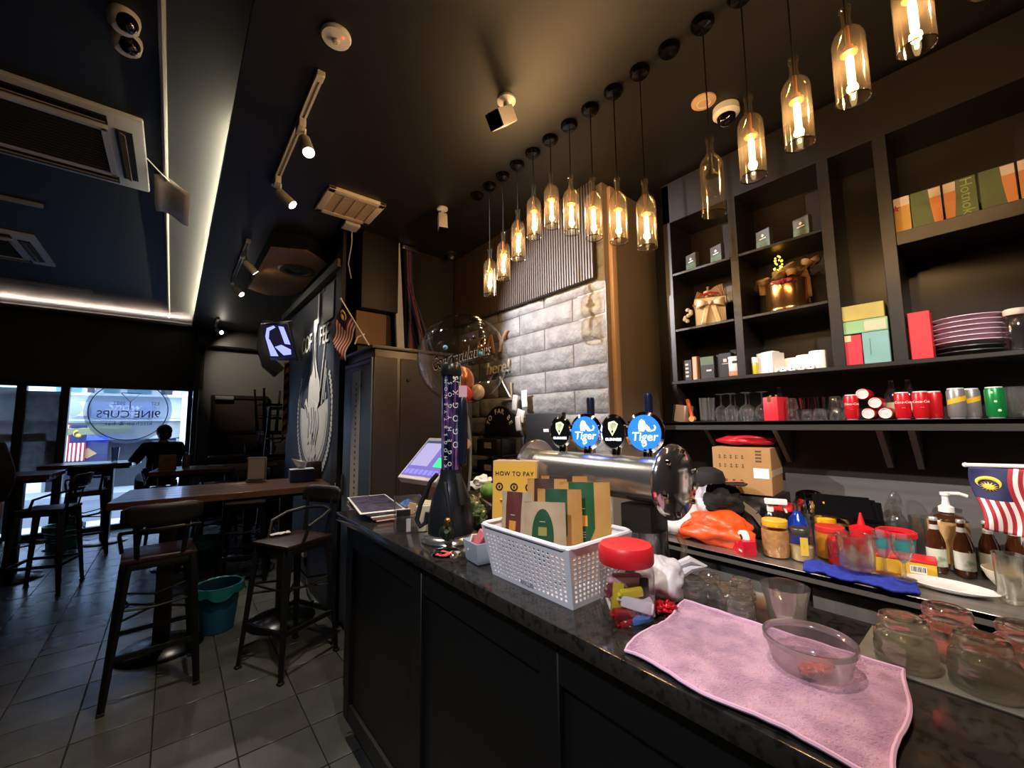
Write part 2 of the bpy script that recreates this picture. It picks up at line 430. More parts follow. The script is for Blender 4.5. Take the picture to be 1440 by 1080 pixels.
# ------------------------------------------------------------------ the street outside
struct('road', B().box((-2, 12.2, -.2), (22, 7.0, .1)), M('asphalt', '#5d6064', .8, var=.2, vs_=3))
pv = struct('pavement', B().box((-2, 9.35, -.12), (12, 1.3, .12)).box((-2, 14.4, -.1), (14, 1.4, .14)), M('pave_joint', '#8b8f92', .8))
pt = None
for i in range(10):
    for j in range(3):
        b = B().box((0, 0, 0), (.39, .39, .02), .004)
        if pt is None: pt = obj('paver', b, M('paver_pale', '#c9cdd0', .7, var=.15, vs_=4), pv, (-2.4 + .4 * i, 8.95 + .4 * j, -.055))
        else: b.bm.free(); share('paver', pt, pv, (-2.4 + .4 * i, 8.95 + .4 * j, -.055))
m_fac = M('facade_white', '#dfe6ea', .7, var=.06, vs_=2); m_lou = M('louver_blue', '#8fb3d2', .6); m_teal = M('teal_glass', '#5f93a0', .3)
fa = thing('shophouse', 'pale shophouse across the street with louvred windows and shop sign', 'building', (0, 15.1, 0))
obj('wall', B().box((-2, .6, 3.4), (14, 1.0, 4.4)).box((-6, .6, .6), (7.2, 1, 1.6)).box((2.6, .6, .6), (5.0, 1, 1.6)), m_fac, fa)
obj('shop_back', B().box((-1.2, .7, .6), (2.6, .3, 1.6)), M('shop_dark', '#3c3d45', .6), fa)
obj('beige_wall', B().box((-.2, .08, 1.5), (1.3, .1, .55)), M('beige_wall', '#a9a79c', .7), fa)
obj('ledge', B().box((-1.5, -.06, 2.38), (5, .3, .06)).box((-1.5, -.02, 1.72), (5, .2, .05)), m_fac, fa)
obj('awning', B().box((-1.5, -.1, 1.5), (1.3, .5, .16), rot=(.3, 0, 0)), M('awning_olive', '#8d8c62', .7), fa)
obj('column', B().box((.28, -.05, 1.2), (.22, .3, 2.6)).box((.52, -.05, 1.2), (.12, .3, 2.6)), M('column_white', '#dbe3f2', .6), fa)
for x0, x1, mt in ((-2.3, -1.85, m_teal), (-1.75, -1.62, m_darkgrey), (-1.45, -1.15, m_teal), (-1.0, -.5, m_teal), (-.3, -.05, m_darkgrey), (.15, .45, m_lou), (.62, .95, m_lou)):
    wd = obj('window', B().box(((x0 + x1) / 2, .08, 2.75), (x1 - x0, .08, .62)), mt, fa)
    lv = B()
    for q in range(7): lv.box(((x0 + x1) / 2, .03, 2.5 + q * .085), (x1 - x0 - .03, .03, .05), rot=(.5, 0, 0))
    obj('louver', lv, mt, wd)
obj('shop_window', B().box((-.15, -.0, .85), (.5, .06, .62)), M('shop_glass', '#444a52', .2), fa)
obj('shop_window', B().box((.12, .02, .75), (.35, .05, .7)), M('shop_glass2', '#5d666e', .2), fa)
ac = thing('outdoor_condenser', 'white air conditioner condenser on the ledge of the shophouse', 'air conditioner', (-1.9, 14.93, 1.78))
obj('casing', B().box((0, 0, .22), (.42, .24, .36), .02), m_white, ac)
obj('fan_grille', B().lathe([(0, 0), (.17, 0), (.18, .012), (.14, .02), (0, .022)], (-.04, -.12, .22), 24, (PI / 2, 0, 0)), M('fan_grey', '#9aa2b8', .5), ac)
sg = thing('shop_sign', 'lavender grey shop sign board with white script over the shop across the street', 'sign', (-1.03, 14.96, 1.98))
obj('board', B().box((0, 0, 0), (1.2, .06, .44), .01), M('sign_lav', '#8f98ba', .5), sg)
text('Snow', .3, m_white, sg, (.0, -.035, .08), FY, shear=.35); text('COFFEE', .2, m_white, sg, (0, -.035, -.13), FY)
bn = thing('shop_banner', 'dark blue banner with brown diamond emblem hanging in the shop across the street', 'banner', (-1.62, 14.9, .75))
obj('cloth', B().grid(lambda u, v: ((u - .5) * .72, .02 * math.sin(u * 9), (v - .5) * .95), 8, 2), M('banner_navy', '#262a4e', .7), bn, solid=.01)
obj('strip', B().box((0, -.03, .5), (.74, .02, .09)), E_('strip_blue', '#3a4dff', 1.5), bn)
obj('emblem', B().prism([(-.17, -.035, .12), (0, -.035, .27), (.17, -.035, .12), (0, -.035, -.0)], (0, .01, 0)), M('emblem_brown', '#b08a5c', .6), bn)

# ------------------------------------------------------------------ flags
m_fred = M('flag_red', '#a3222c', .7, var=.1, vs_=20); m_fwhite = M('flag_white', '#e6ddd8', .7); m_fnavy = M('flag_navy', '#1c1f4c', .7); m_fyel = M('flag_yellow', '#d9b53c', .6)
def flag_parts(root, fn, eps, n=14):
    """fn(s, t): s along the stripes from the hoist, t across them from the canton edge"""
    def mi(s, t):
        if s < .5 and t < 8 / 14: return 2
        return int(t * n) % 2
    obj('cloth', B().grid(fn, 24, 28, mfn=mi), [m_fred, m_fwhite, m_fnavy], root, solid=.0012)
    e = Vector(eps)
    def P(s, t): return Vector(fn(s, t)) + e
    asp = .5
    cs, ct, R = .235, .285, .2
    out = [(cs + R * asp * math.cos(a), ct + R * math.sin(a)) for a in [(50 + 260 * i / 18) * PI / 180 for i in range(19)]]
    inn = [(cs + .035 + R * .8 * asp * math.cos(a), ct + R * .8 * math.sin(a)) for a in [(310 - 260 * i / 18) * PI / 180 for i in range(19)]]
    b = B()
    vo = [b.bm.verts.new(P(*q)) for q in out]; vi = [b.bm.verts.new(P(*q)) for q in inn[::-1]]
    for i in range(18): b.bm.faces.new((vo[i], vo[i + 1], vi[i + 1], vi[i]))
    obj('crescent', b, m_fyel, root, solid=.001)
    cs += .06; b = B(); c0 = b.bm.verts.new(P(cs, ct)); sv = []
    for i in range(28):
        r = .15 if i % 2 == 0 else .075
        sv.append(b.bm.verts.new(P(cs + r * asp * math.cos(i * PI / 14), ct + r * math.sin(i * PI / 14))))
    for i in range(28): b.bm.faces.new((c0, sv[i], sv[(i + 1) % 28]))
    obj('star', b, m_fyel, root, solid=.001)

f1 = thing('hand_flag', 'striped flag with yellow crescent and star leaning from the equipment rack top', 'flag', (1.02, 2.78, 2.055))
stick = Vector((-.19, -.02, .27)); 
obj('pole', B().cyl((0, 0, 0), stick * 1.05, .006, .005, 8).ball(stick * 1.06, .009, seg=8), m_white, f1)
obj('clip', B().tube([(-.09, .02, .0), (-.075, .01, .05), (-.03, 0, .075)], .005, 6), m_white, f1)
def ff(s, t):
    p = stick * (1 - .52 * t) 
    d = Vector((-.03, .12, -.17)) * s + Vector((.0, 0, -.07)) * s * s
    return p + d + Vector((.018, .012, 0)) * math.sin(s * 9 + t * 4) * s
flag_parts(f1, ff, (-.005, -.004, 0))
f2 = thing('wall_flag', 'striped flag hanging from a white stick over the steel counter', 'flag', (2.3, .07, 1.33))
obj('pole', B().cyl((.0, .035, -.003), (.0, -.4, .01), .007, .007, 8).ball((.0, .04, -.003), .009, seg=8), m_white, f2)
def f2f(s, t):
    return Vector((.016 * math.sin(t * 7 + s * 5) * (.3 + s) - .02 * s - .015, .032 - .165 * t + .008 * math.sin(s * 6) - .02 * s * (1 - t), -.008 - .215 * s - .016 * s * math.sin(t * 3)))
flag_parts(f2, f2f, (-.005, -.001, 0))
obj('stand', B().cyl((.03, -.3, 0), (.03, -.3, -.475), .005, .005, 8).lathe([(0, 0), (.05, 0), (.05, .01), (0, .012)], (.03, -.3, -.479), 14), m_white, f2)
f3 = thing('street_flag', 'striped flag draped below the condenser across the street', 'flag', (-2.15, 14.78, 1.6))
flag_parts(f3, lambda s, t: Vector((.5 - .5 * t, .03 * math.sin(t * 12), -.9 * s)), (0, -.012, 0))

# ------------------------------------------------------------------ things on the ceiling
def glow_():
    if 'bulb_glow' in MATS: return MATS['bulb_glow']
    m = E_('bulb_glow', '#ffcf8a', 3.2); nt = m.node_tree
    e = [n for n in nt.nodes if n.type == 'EMISSION'][0]; out = [n for n in nt.nodes if n.type == 'OUTPUT_MATERIAL'][0]
    t = nd(nt, 'ShaderNodeBsdfTransparent'); x = nd(nt, 'ShaderNodeMixShader'); x.inputs[0].default_value = .45
    nt.links.new(t.outputs[0], x.inputs[1]); nt.links.new(e.outputs[0], x.inputs[2]); nt.links.new(x.outputs[0], out.inputs[0])
    return m
def pendant_parts(root, drop, lit):
    obj('canopy', B().lathe([(0, 0), (.046, 0), (.046, -.012), (.036, -.026), (.012, -.03), (0, -.032)], seg=20), M('canopy_black', '#0d0d0d', .15, .3), root)
    top = -drop + .315
    obj('cord', B().cyl((0, 0, -.02), (0, 0, top - .06), .0028, .0028, 6), m_rubber, root)
    pr_ = [(.0425, 0), (.043, .004), (.043, .192), (.0415, .207), (.036, .222), (.025, .236), (.0155, .247), (.013, .26), (.0125, .302), (.0165, .304), (.0165, .315), (.0125, .317)]
    obj('bottle_shade', B().lathe(pr_, (0, 0, -drop), 24), G('bottle_glass', '#fffaf0', '#e2dac8', .06, .03, 2.8, .02, '#ffe9c8'), root)
    obj('rim', B().lathe([(.0425, .003), (.0445, 0), (.0425, -.003), (.0405, 0), (.0425, .003)], (0, 0, -drop), 24), G('rim_glass', '#d8d4c8', '#8d8878', .3, .05, 1), root)
    obj('socket', B().lathe([(0, .25), (.006, .25), (.006, .185), (.012, .182), (.012, .166), (.022, .164), (.022, .156), (.012, .154), (0, .154)], (0, 0, -drop), 16), M('socket_copper', '#b5713a', .3, .8) if lit else m_rubber, root)
    if lit:
        obj('bulb', B().lathe([(0, .15), (.0095, .148), (.0105, .13), (.0105, .06), (.007, .046), (0, .044)], (0, 0, -drop), 14), glow_(), root)
        fb = B()
        for a in range(4):
            x, y = .0035 * math.cos(a * PI / 2), .0035 * math.sin(a * PI / 2)
            fb.cyl((x, y, -drop + .062), (x, y, -drop + .14), .0021, .0021, 6)
        obj('filament', fb, E_('filament', '#ffc877', 60), root)
rims = {0: 2.357, 1: 2.425, 2: 2.51, 3: 2.596, 4: 2.603, 5: 2.512, 6: 2.426, 7: 2.354, 8: 2.272, 10: 2.305, 11: 2.386, 12: 2.43, 13: 2.495, 14: 2.559, 15: 2.62}
n = 0
for k_, z in rims.items():
    lit = k_ != 10
    y = 2.125 - .1465 * k_
    lab = 'clear bottle pendant lamp, %s from the brick wall end of the row' % ORD[n] if lit else 'unlit dark bottle pendant lamp hanging after the nine lit ones'
    p = thing('pendant_lamp', lab, 'lamp', (1.585, y, CZ), 0, 'bottle pendants in a row over the bar')
    pendant_parts(p, CZ - z, lit); n += 1
    if lit:
        point('pendant_light', (1.585, y, z + .095), 2.2, '#ffcf94', .016)
for k_, lab in ((-1, 'bare black ceiling rose at the brick wall end of the pendant row'), (9, 'bare black ceiling rose beside the unlit bottle pendant')):
    o = obj('ceiling_rose', B().lathe([(0, 0), (.046, 0), (.046, -.012), (.036, -.026), (.012, -.03), (0, -.032)], seg=20), MATS['canopy_black'], loc=(1.585, 2.125 - .1465 * k_, CZ))
    tag(o, lab, 'ceiling rose')

m_track = M('track_white', '#d9d3c6', .45)
def head(root, base, aim, lit=True, name='spot_head'):
    base = Vector(base); d = Vector(aim).normalized(); q = d.to_track_quat('Z', 'Y').to_matrix()
    h = obj(name, B().lathe([(0, -.02), (.022, -.02), (.03, -.005), (.031, .11), (.028, .112), (.026, .1), (0, .1)], base, 20, q), m_track, root)
    obj('lens', B().lathe([(0, .104), (.026, .104)], base, 20, q), E_('lens_white', '#fff4e2', 25) if lit else m_darkgrey, h)
    return base + d * .125
def track(label, y0, y1, heads, x=.44):
    t = thing('spotlight_track', label, 'lamp', (x, (y0 + y1) / 2, CZ)); L = y1 - y0
    obj('rail', B().box((-.011, 0, -.012), (.01, L, .024)).box((.011, 0, -.012), (.01, L, .024)).box((0, 0, -.003), (.03, L, .006)).box((0, L / 2, -.014), (.036, .05, .028), .003).box((0, -L / 2, -.014), (.036, .05, .028), .003), m_track, t)
    out = []
    for dy, aim, lit in heads:
        obj('arm', B().box((0, dy, -.045), (.034, .09, .045), .005).cyl((.02, dy, -.05), (.02, dy, -.1), .008, .008, 8), m_track, t)
        e = head(t, (.02, dy, -.115), aim, lit); out.append(e + t.location)
    return out
h = track('white ceiling track with two lit spotlights near the smoke detector', 1.9, 2.98, ((.12 - .3, (.1, -.5, -.85), True), (.46, (.55, -.35, -.62), True)))
spot('spot_beam_one', h[0], (.95, .7, 1.0), 25, '#fff0dd', 75, .6)
spot('spot_beam_two', h[1], (2.13, 1.75, 2.15), 125, '#f8f8ff', 58, .5, .012)
h = track('short white ceiling track with two spotlights beside the wooden speaker panel', 4.1, 5.35, ((-.35, (.75, .05, -.75), True), (.55, (.5, -.45, -.6), True)), .425)
spot('spot_beam_three', h[0], (1.05, 4.2, 1.65), 30, '#fff4e6', 70, .7)
spot('spot_beam_five', h[1], (.2, 3.4, 0), 34 * .5, '#fff0e0', 60, .7)
h = track('far ceiling track with one bright spotlight near the street window', 7.4, 7.9, ((.15, (.45, -.75, -.35), True),))
spot('spot_beam_four', h[0], (1.0, 8.6, 2.5), 16, '#ffe9d0', 80, .6)
spot('added_beam_behind', (.44, .35, 3.0), (.85, .75, 1.0), 26, '#fff0e0', 95, .7)  # added overhead out of view to light the items on the bar
spot('added_beam_left', (-.95, .1, 3.1), (.8, .95, 1.05), 60, '#f3f4ff', 36, .6, .05)  # spot added out of view for the cool light on the basket's left face
spot('added_beam_counter', (.44, -.5, 3.0), (2.45, .5, 1.0), 110, '#fff4ea', 50, .7, .04)  # no lamp known here; added to lift the dark steel counter
spot('added_beam_floor', (.44, 2.3, 3.0), (.5, 2.75, 0), 34, '#fff3e6', 62, .7, .04)  # extra beam without its own track head, added to brighten the floor

def cassette(label, loc, size=.9, rz=0):
    t = thing('cassette_air_conditioner', label, 'air conditioner', loc, rz); s = size / 2
    b = B(); b.box((0, 0, -.005), (size, size, .03), .012)
    pan = obj('panel', b, M('ac_white', '#c9cbcb', .4), t)
    for a in range(4):
        R = Matrix.Rotation(a * PI / 2, 3, 'Z')
        v = R @ Vector((0, s * .8, -.024))
        obj('air_slot', B().box(v, (size * .66, .075, .012) if a % 2 == 0 else (.075, size * .66, .012)), M('slot_black', '#0a0a0a', .6), t)
        v = R @ Vector((0, s * .78, -.034))
        obj('vane', B().box(v, (size * .64, .035, .006) if a % 2 == 0 else (.035, size * .64, .006), rot=(.5, 0, 0) if a % 2 == 0 else (0, .5, 0)), M('vane_tan', '#a39078', .5), t)
    obj('grille_frame', B().box((0, s * .62, -.03), (size * .64, .03, .02)).box((0, -s * .62, -.03), (size * .64, .03, .02)).box((s * .62, 0, -.03), (.03, size * .64, .02)).box((-s * .62, 0, -.03), (.03, size * .64, .02)), M('ac_white', '#c9cbcb', .4), t)
    obj('filter', B().box((0, 0, -.021), (size * .6, size * .6, .006)), M('filter_dark', '#1b1a18', .8), t)
    sl_ = B()
    for i in range(16): sl_.box((0, -size * .28 + i * size * .0373, -.03), (size * .6, .008, .01))
    obj('grille', sl_, M('grille_dark', '#2b2926', .6), t, kind='stuff')
cassette('white cassette air conditioner nearest the camera with bent paper deflector', (-.67, 3.43, UZ - .01))
cassette('smaller looking cassette air conditioner farther along the raised ceiling', (-1.5, 5.9, UZ - .01), .9)

o = obj('conduit', B().tube([(-.125, -1, UZ - .014), (-.128, 3.2, UZ - .014), (-.135, 8.3, UZ - .014)], .014, 8), M('conduit_white', '#b5b3ae', .4)); tag(o, 'long white conduit running along the raised ceiling', 'conduit')
df = thing('paper_deflector', 'bent white sheet tied beneath the air conditioner corner', 'deflector', (-.09, 3.9, UZ - .06))
obj('sheet', B().grid(lambda u, v: ((u - .5) * .2, (v - .5) * .62, .045 - .16 * math.sin(PI * v) * .45 - .05 * u + .02 * math.sin(u * 5)), 6, 14), M('sheet_white', '#f0ebe2', .6, var=.15, vs_=9), df, solid=.003)
obj('string', B().tube([(-.02, -.3, .03), (-.07, -.42, .02), (-.13, -.5, .045)], .004, 6), m_white, df)
for nme, y, lab in (('batten_light', 4.67, 'unlit slim batten between the two cassette air conditioners'), ('batten_light', 7.26, 'unlit slim batten behind the farther cassette air conditioner')):
    o = obj(nme, B().box((-1.4, y, UZ - .015), (1.06, .035, .03), .006), M('batten_grey', '#8f939a', .5)); tag(o, lab, 'light')
dc = thing('twin_dome_camera', 'twin white eyeball cameras side by side on the raised ceiling', 'camera', (-.25, 2.32, UZ))
for q, y in enumerate((-.07, .06)):
    ey = obj('housing', B().lathe([(0, 0), (.052, 0), (.055, -.02), (.05, -.055), (.034, -.07)], (0, y, 0), 22, cap1=True), m_white, dc)
    obj('lens', B().ball((.012, y - .024, -.05), .038, (1, 1, 1), 18), M('lens_black', '#07080a', .05, coat=1), ey)
sm = thing('smoke_detector', 'round white smoke detector on the black ceiling', 'smoke detector', (.441, 1.656, CZ))
obj('body', B().lathe([(0, 0), (.057, 0), (.06, -.008), (.055, -.02), (.02, -.026), (0, -.026)], seg=28), m_white, sm)
obj('sensor', B().lathe([(.014, -.024), (.014, -.036), (.006, -.04), (0, -.036)], seg=14), m_offwhite, sm)
obj('red_light', B().ball((.02, -.028, -.024), .0035, seg=8), E_('red_dot', '#ff3020', 3), sm)
ev = thing('ceiling_vent', 'square white exhaust vent with tan grille on the ceiling', 'vent', (.93, 2.98, CZ))
obj('frame', B().box((0, .165, -.012), (.40, .05, .026), .006).box((0, -.165, -.012), (.40, .05, .026), .006).box((.175, 0, -.012), (.05, .38, .026), .006).box((-.175, 0, -.012), (.05, .38, .026), .006), M('vent_cream', '#e6d3bd', .45), ev)
obj('grille', B().box((0, 0, -.008), (.31, .3, .012)), M('vent_tan', '#a8937c', .6), ev)
gb = B()
for i in range(15): gb.box((0, -.14 + i * .02, -.017), (.31, .006, .006))
for i in range(3): gb.box((-.08 + .08 * i, 0, -.018), (.006, .3, .008))
obj('slats', gb, M('vent_slat', '#b39d85', .5), ev, kind='stuff')
obj('red_light', B().ball((-.0, -.165, -.027), .004, seg=8), m_red, ev)
def bullet(label, loc, d, s=1):
    t = thing('bullet_camera', label, 'camera', loc); d = Vector(d).normalized(); q = d.to_track_quat('Z', 'Y').to_matrix()
    obj('base', B().lathe([(0, 0), (.045 * s, 0), (.045 * s, -.012), (.02 * s, -.02), (0, -.02)], seg=20), m_white, t)
    a = Vector((0, 0, -.085 * s))
    obj('bracket', B().cyl((0, 0, -.018 * s), a, .015 * s, .014 * s, 12), m_white, t)
    bd = obj('housing', B().box(a + d * .05 * s, (.075 * s, .075 * s, .15 * s), .008, q), m_white, t)
    obj('front_glass', B().box(a + d * .128 * s, (.07 * s, .07 * s, .012 * s), .002, q), M('cam_black', '#08080a', .15), bd)
bullet('white bullet camera with big black face over the bar', (1.21, 1.475, CZ), (-.55, -.15, -.5), 1.05)
bullet('white bullet camera pointing down near the cable bundle', (1.486, 2.59, CZ), (-.1, -.25, -1), .9)
wd = thing('dome_camera', 'white dome camera with black eye behind the pendants', 'camera', (2.14, .8, CZ))
obj('base', B().lathe([(0, 0), (.062, 0), (.064, -.035), (.05, -.05), (0, -.05)], seg=24), m_white, wd)
obj('dome', B().lathe([(.046, -.045), (.04, -.075), (.022, -.092), (0, -.096)], seg=20), M('lens_black', '#07080a', .05, coat=1), wd)
cs_ = thing('ceiling_speaker', 'small round cream ceiling disc beside the dome camera', 'speaker', (2.0, .85, CZ))
obj('disc', B().lathe([(0, 0), (.058, 0), (.058, -.008), (.045, -.012), (0, -.012)], seg=24), M('cream_disc', '#c9a985', .5), cs_)
obj('ring', B().lathe([(.034, -.012), (.034, -.017), (.028, -.017), (.028, -.012)], seg=20), m_offwhite, cs_)
bc = thing('eyeball_camera', 'small black eyeball camera on the ceiling in front of the back wall', 'camera', (1.96, 3.25, CZ))
obj('base', B().lathe([(0, 0), (.05, 0), (.05, -.02), (0, -.024)], seg=18), M('dark_cam', '#2a2827', .4), bc)
ey = obj('eye', B().ball((-.01, -.02, -.05), .036, seg=16), M('dark_cam', '#2a2827', .4), bc)
obj('lens', B().lathe([(.018, 0), (.016, .008), (0, .009)], (-.02, -.05, -.066), 14, (2.2, -.4, 0)), M('lens_grey', '#8a8684', .2), ey)
o = obj('junction_box', B().box((1.03, 3.52 - .25, CZ - .015), (.12, .12, .03), .006), m_offwhite); tag(o, 'small white junction box on the ceiling with a dangling wire', 'junction box')
obj('wire', B().tube([(1.06, 3.33, CZ - .02), (1.07, 3.36, CZ - .12), (1.06, 3.4, CZ - .28), (1.09, 3.41, CZ - .4)], .005, 6), m_offwhite, o)

# wooden speaker panel, wires, ducts and the TV over the mural
wp = thing('speaker_panel', 'brown octagonal wooden panel with round speaker under the ceiling', 'speaker', (.86, 4.42, 2.985))
pp = [(.55, 3.80), (.80, 3.68), (1.02, 3.86), (1.02, 4.9), (.95, 5.1), (.75, 5.24), (.55, 5.1)]
obj('box', B().prism([(x - .86, y - 4.42, .012) for x, y in pp], (0, 0, .13)), m_black, wp)
obj('board', B().prism([(x - .86, y - 4.42, 0) for x, y in pp], (0, 0, .012)), M('board_brown', '#96693a', .5, var=.25, vs_=6, stretch=(6, 1, 1)), wp)
obj('speaker_ring', B().lathe([(.16, 0), (.15, -.012), (.11, -.014), (.1, 0)], (-.02, -.21, 0), 28), M('ring_brown', '#3c2a1c', .5), wp)
obj('cone', B().lathe([(.1, -.002), (.05, .0), (.04, -.008), (0, -.012)], (-.02, -.21, 0), 24), m_black, wp)

# ------------------------------------------------------------------ mural wall: monitor, painting, fixtures
tv = thing('wall_monitor', 'tilted monitor with blue and black picture on a wall arm over the mural', 'monitor', (.80, 4.72, 2.37))
RT = Matrix.Rotation(.22, 3, 'Z') @ Matrix.Rotation(.0, 3, 'X') @ Matrix.Rotation(-.36, 3, 'Y') @ Matrix.Rotation(.12, 3, 'X')
tv.rotation_euler = RT.to_euler()
obj('casing', B().box((.02, 0, 0), (.05, .6, .40), .012).box((.055, 0, -.02), (.05, .34, .24), .015), m_black, tv)
obj('screen', B().box((-.006, 0, .005), (.004, .55, .345)), E_('screen_dark', '#11101c', .6), tv)
sb_ = E_('screen_blue', '#6f74ff', 1.0)
bp = B()
for poly in ([(-.25, -.15), (-.08, -.15), (-.17, .03), (-.25, .05)], [(-.25, .06), (-.2, .02), (-.12, .12), (.03, .15), (.0, .17), (-.16, .15)], [(.1, .16), (.2, .15), (.24, -.03), (.13, -.02)], [(-.1, -.05), (.05, -.03), (.22, -.08), (.2, -.13), (.04, -.14)]):
    bp.prism([(-.0085, -y, z) for y, z in poly], (-.001, 0, 0))
obj('picture', bp, sb_, tv)
obj('arm', B().cyl((.06, .05, 0), (.2, .16, .02), .025).box((.22, .16, .02), (.03, .12, .3), .004), m_metalblack, tv)
obj('cable', B().tube([(.05, -.05, -.1), (.12, .0, -.22), (.17, .06, -.16), (.2, .1, -.05)], .007, 6), m_rubber, tv)
o = obj('duct_elbow', B().tube([(.82, 5.6, 2.75), (.80, 5.55, 2.45), (.84, 5.5, 2.24), (.95, 5.5, 2.14)], [.09, .09, .085, .08], 14), M('duct_grey', '#7d7c75', .5)); tag(o, 'grey curved duct behind the monitor', 'duct')
hz = thing('warning_board', 'orange and black striped edge board at the end of the mural wall', 'sign', (1.03, 5.52, 1.84))
hb = B().box((0, 0, 0), (.05, .02, .86))
obj('board', hb, M('hazard_orange', '#d98b3a', .6), hz)
hb = B()
for i in range(7): hb.prism([(-.026, -.012, -.41 + i * .125), (.026, -.012, -.36 + i * .125), (.026, -.012, -.3 + i * .125), (-.026, -.012, -.35 + i * .125)], (0, -.002, 0))
obj('stripes', hb, m_ink, hz)

mu = thing('wall_mural_painting', 'painted white emblem of a hand pulling a bottle inside a rope ring on navy wall', 'mural', (1.044, 4.28, 1.62))
def W(u, v, d=0): return (-d, -u, v)
m_mw = M('mural_white', '#e9e7e0', .6, var=.12, vs_=9); m_ml = M('mural_line', '#2b303c', .6); m_mg = M('mural_grey', '#8f98a6', .6)
def disc(b, R0, R1, a0, a1, d, n=40, sv=1.0):
    for i in range(n):
        a, c = a0 + (a1 - a0) * i / n, a0 + (a1 - a0) * (i + 1) / n
        b.fan([W(R0 * math.cos(a), R0 * sv * math.sin(a), d), W(R1 * math.cos(a), R1 * sv * math.sin(a), d), W(R1 * math.cos(c), R1 * sv * math.sin(c), d), W(R0 * math.cos(c), R0 * sv * math.sin(c), d)])
    return b
b = B(); disc(b, 0, .50, PI * .95, PI * 1.47, .003, 24); disc(b, 0, .50, PI * 1.53, PI * 2.08, .003, 24); obj('field', b, m_mw, mu)
b = B(); disc(b, .52, .545, PI * .72, PI * 2.22, .003, 60); disc(b, .455, .465, PI * 1.0, PI * 2.0, .005, 40); obj('ring', b, m_mg, mu)
b = B()
for i in range(58):
    a = PI * .78 + i * PI * 1.4 / 57
    c, s_ = math.cos(a), math.sin(a)
    b.fan([W(c * .575 - s_ * .028, s_ * .575 + c * .028, .003), W(c * .60, s_ * .60, .003), W(c * .64 - s_ * .01, s_ * .64 + c * .01, .003), W(c * .645 - s_ * .035, s_ * .645 + c * .035, .003), W(c * .605 - s_ * .05, s_ * .605 + c * .05, .003)])
obj('rope_border', b, m_mw, mu, kind='stuff')
def shape(name, pts, mat, d): return obj(name, B().prism([W(u, v, d) for u, v in pts], (-.002, 0, 0)), mat, mu)
shape('bottle', [(-.06, .93), (.06, .93), (.06, .83), (.045, .81), (.045, .55), (.1, .42), (.2, .3), (.22, .12), (.12, .0), (-.12, .0), (-.2, .1), (-.18, .3), (-.09, .45), (-.05, .55), (-.05, .81), (-.06, .83)], m_mw, .004)
shape('forearm', [(-.07, -.28), (.09, -.28), (.1, -.5), (.08, -.75), (-.1, -.72), (-.09, -.5)], m_mw, .004)
shape('fist', [(-.33, .1), (-.26, .16), (-.18, .06), (-.06, .14), (.1, .1), (.2, .0), (.22, -.12), (.12, -.3), (.16, -.38), (.1, -.42), (.04, -.3), (.0, -.36), (-.07, -.36), (-.08, -.25), (-.15, -.3), (-.2, -.2), (-.16, -.05), (-.24, .0)], m_mw, .007)
b = B()
for pl in ([(-.14, .02), (-.1, -.1), (-.13, -.24)], [(-.04, .06), (-.0, -.06), (-.04, -.2)], [(.04, .06), (.09, -.08), (.06, -.22)], [(.12, .02), (.16, -.12), (.1, -.27)], [(-.3, .1), (-.22, .05), (-.17, -.04)], [(.0, -.3), (.03, -.18), (.08, -.3)], [(-.03, .8), (-.03, .5), (-.1, .38)], [(.03, .8), (.02, .5), (.08, .34)], [(-.06, -.42), (-.05, -.7)], [(.05, -.42), (.04, -.7)]):
    for (u0, v0), (u1, v1) in zip(pl, pl[1:]):
        L = math.hypot(u1 - u0, v1 - v0); nx, nz = -(v1 - v0) / L * .011, (u1 - u0) / L * .011
        b.fan([W(u0 - nx, v0 - nz, .0098), W(u1 - nx, v1 - nz, .0098), W(u1 + nx, v1 + nz, .0098), W(u0 + nx, v0 + nz, .0098)])
obj('dark_lines', b, m_ml, mu, kind='stuff')
b = B()
for u, v, L in ((.2, .2, .55), (.27, .08, .4), (.33, .12, .28), (.36, -.02, .2)):
    b.fan([W(u, v, .004), W(u + .028, v, .004), W(u + L * .32, v + L, .004), W(u + L * .32 - .02, v + L, .004)])
obj('splash_strokes', b, m_mw, mu)
text('COF', .26, m_mw, mu, W(-.34, .72, .004), FX, ext=.001, sx=.8); text('FEE', .26, m_mw, mu, W(.3, .72, .004), FX, ext=.001, sx=.8)
o = thing('framed_print', 'pale framed print and strips above the mural lettering', 'picture', (1.04, 3.86, 2.62))
obj('panel', B().box((0, 0, 0), (.012, .34, .34), .003), M('print_pale', '#8f9795', .4, var=.15, vs_=6), o)
obj('strip', B().box((0, .32, .02), (.012, .05, .3)), m_white, o); obj('clip', B().box((-.01, .12, .15), (.015, .05, .03)), m_steel, o)
so = thing('wall_socket', 'white wall socket box low on the mural wall with black cable', 'socket', (1.02, 4.32, .34))
obj('box', B().box((0, 0, 0), (.04, .1, .12), .006), m_white, so)
obj('cable', B().tube([(0, -.02, -.06), (.0, -.06, -.2), (-.01, -.2, -.3), (-.02, -.42, -.33)], .012, 6), m_rubber, so)
pn = thing('hanging_pen', 'white pen hanging on the wall beside the equipment rack', 'pen', (1.025, 3.44, 1.0))
obj('barrel', B().cyl((0, 0, -.09), (0, 0, .05), .009), m_white, pn); obj('cap', B().cyl((0, 0, .05), (0, 0, .075), .01), m_darkgrey, pn)

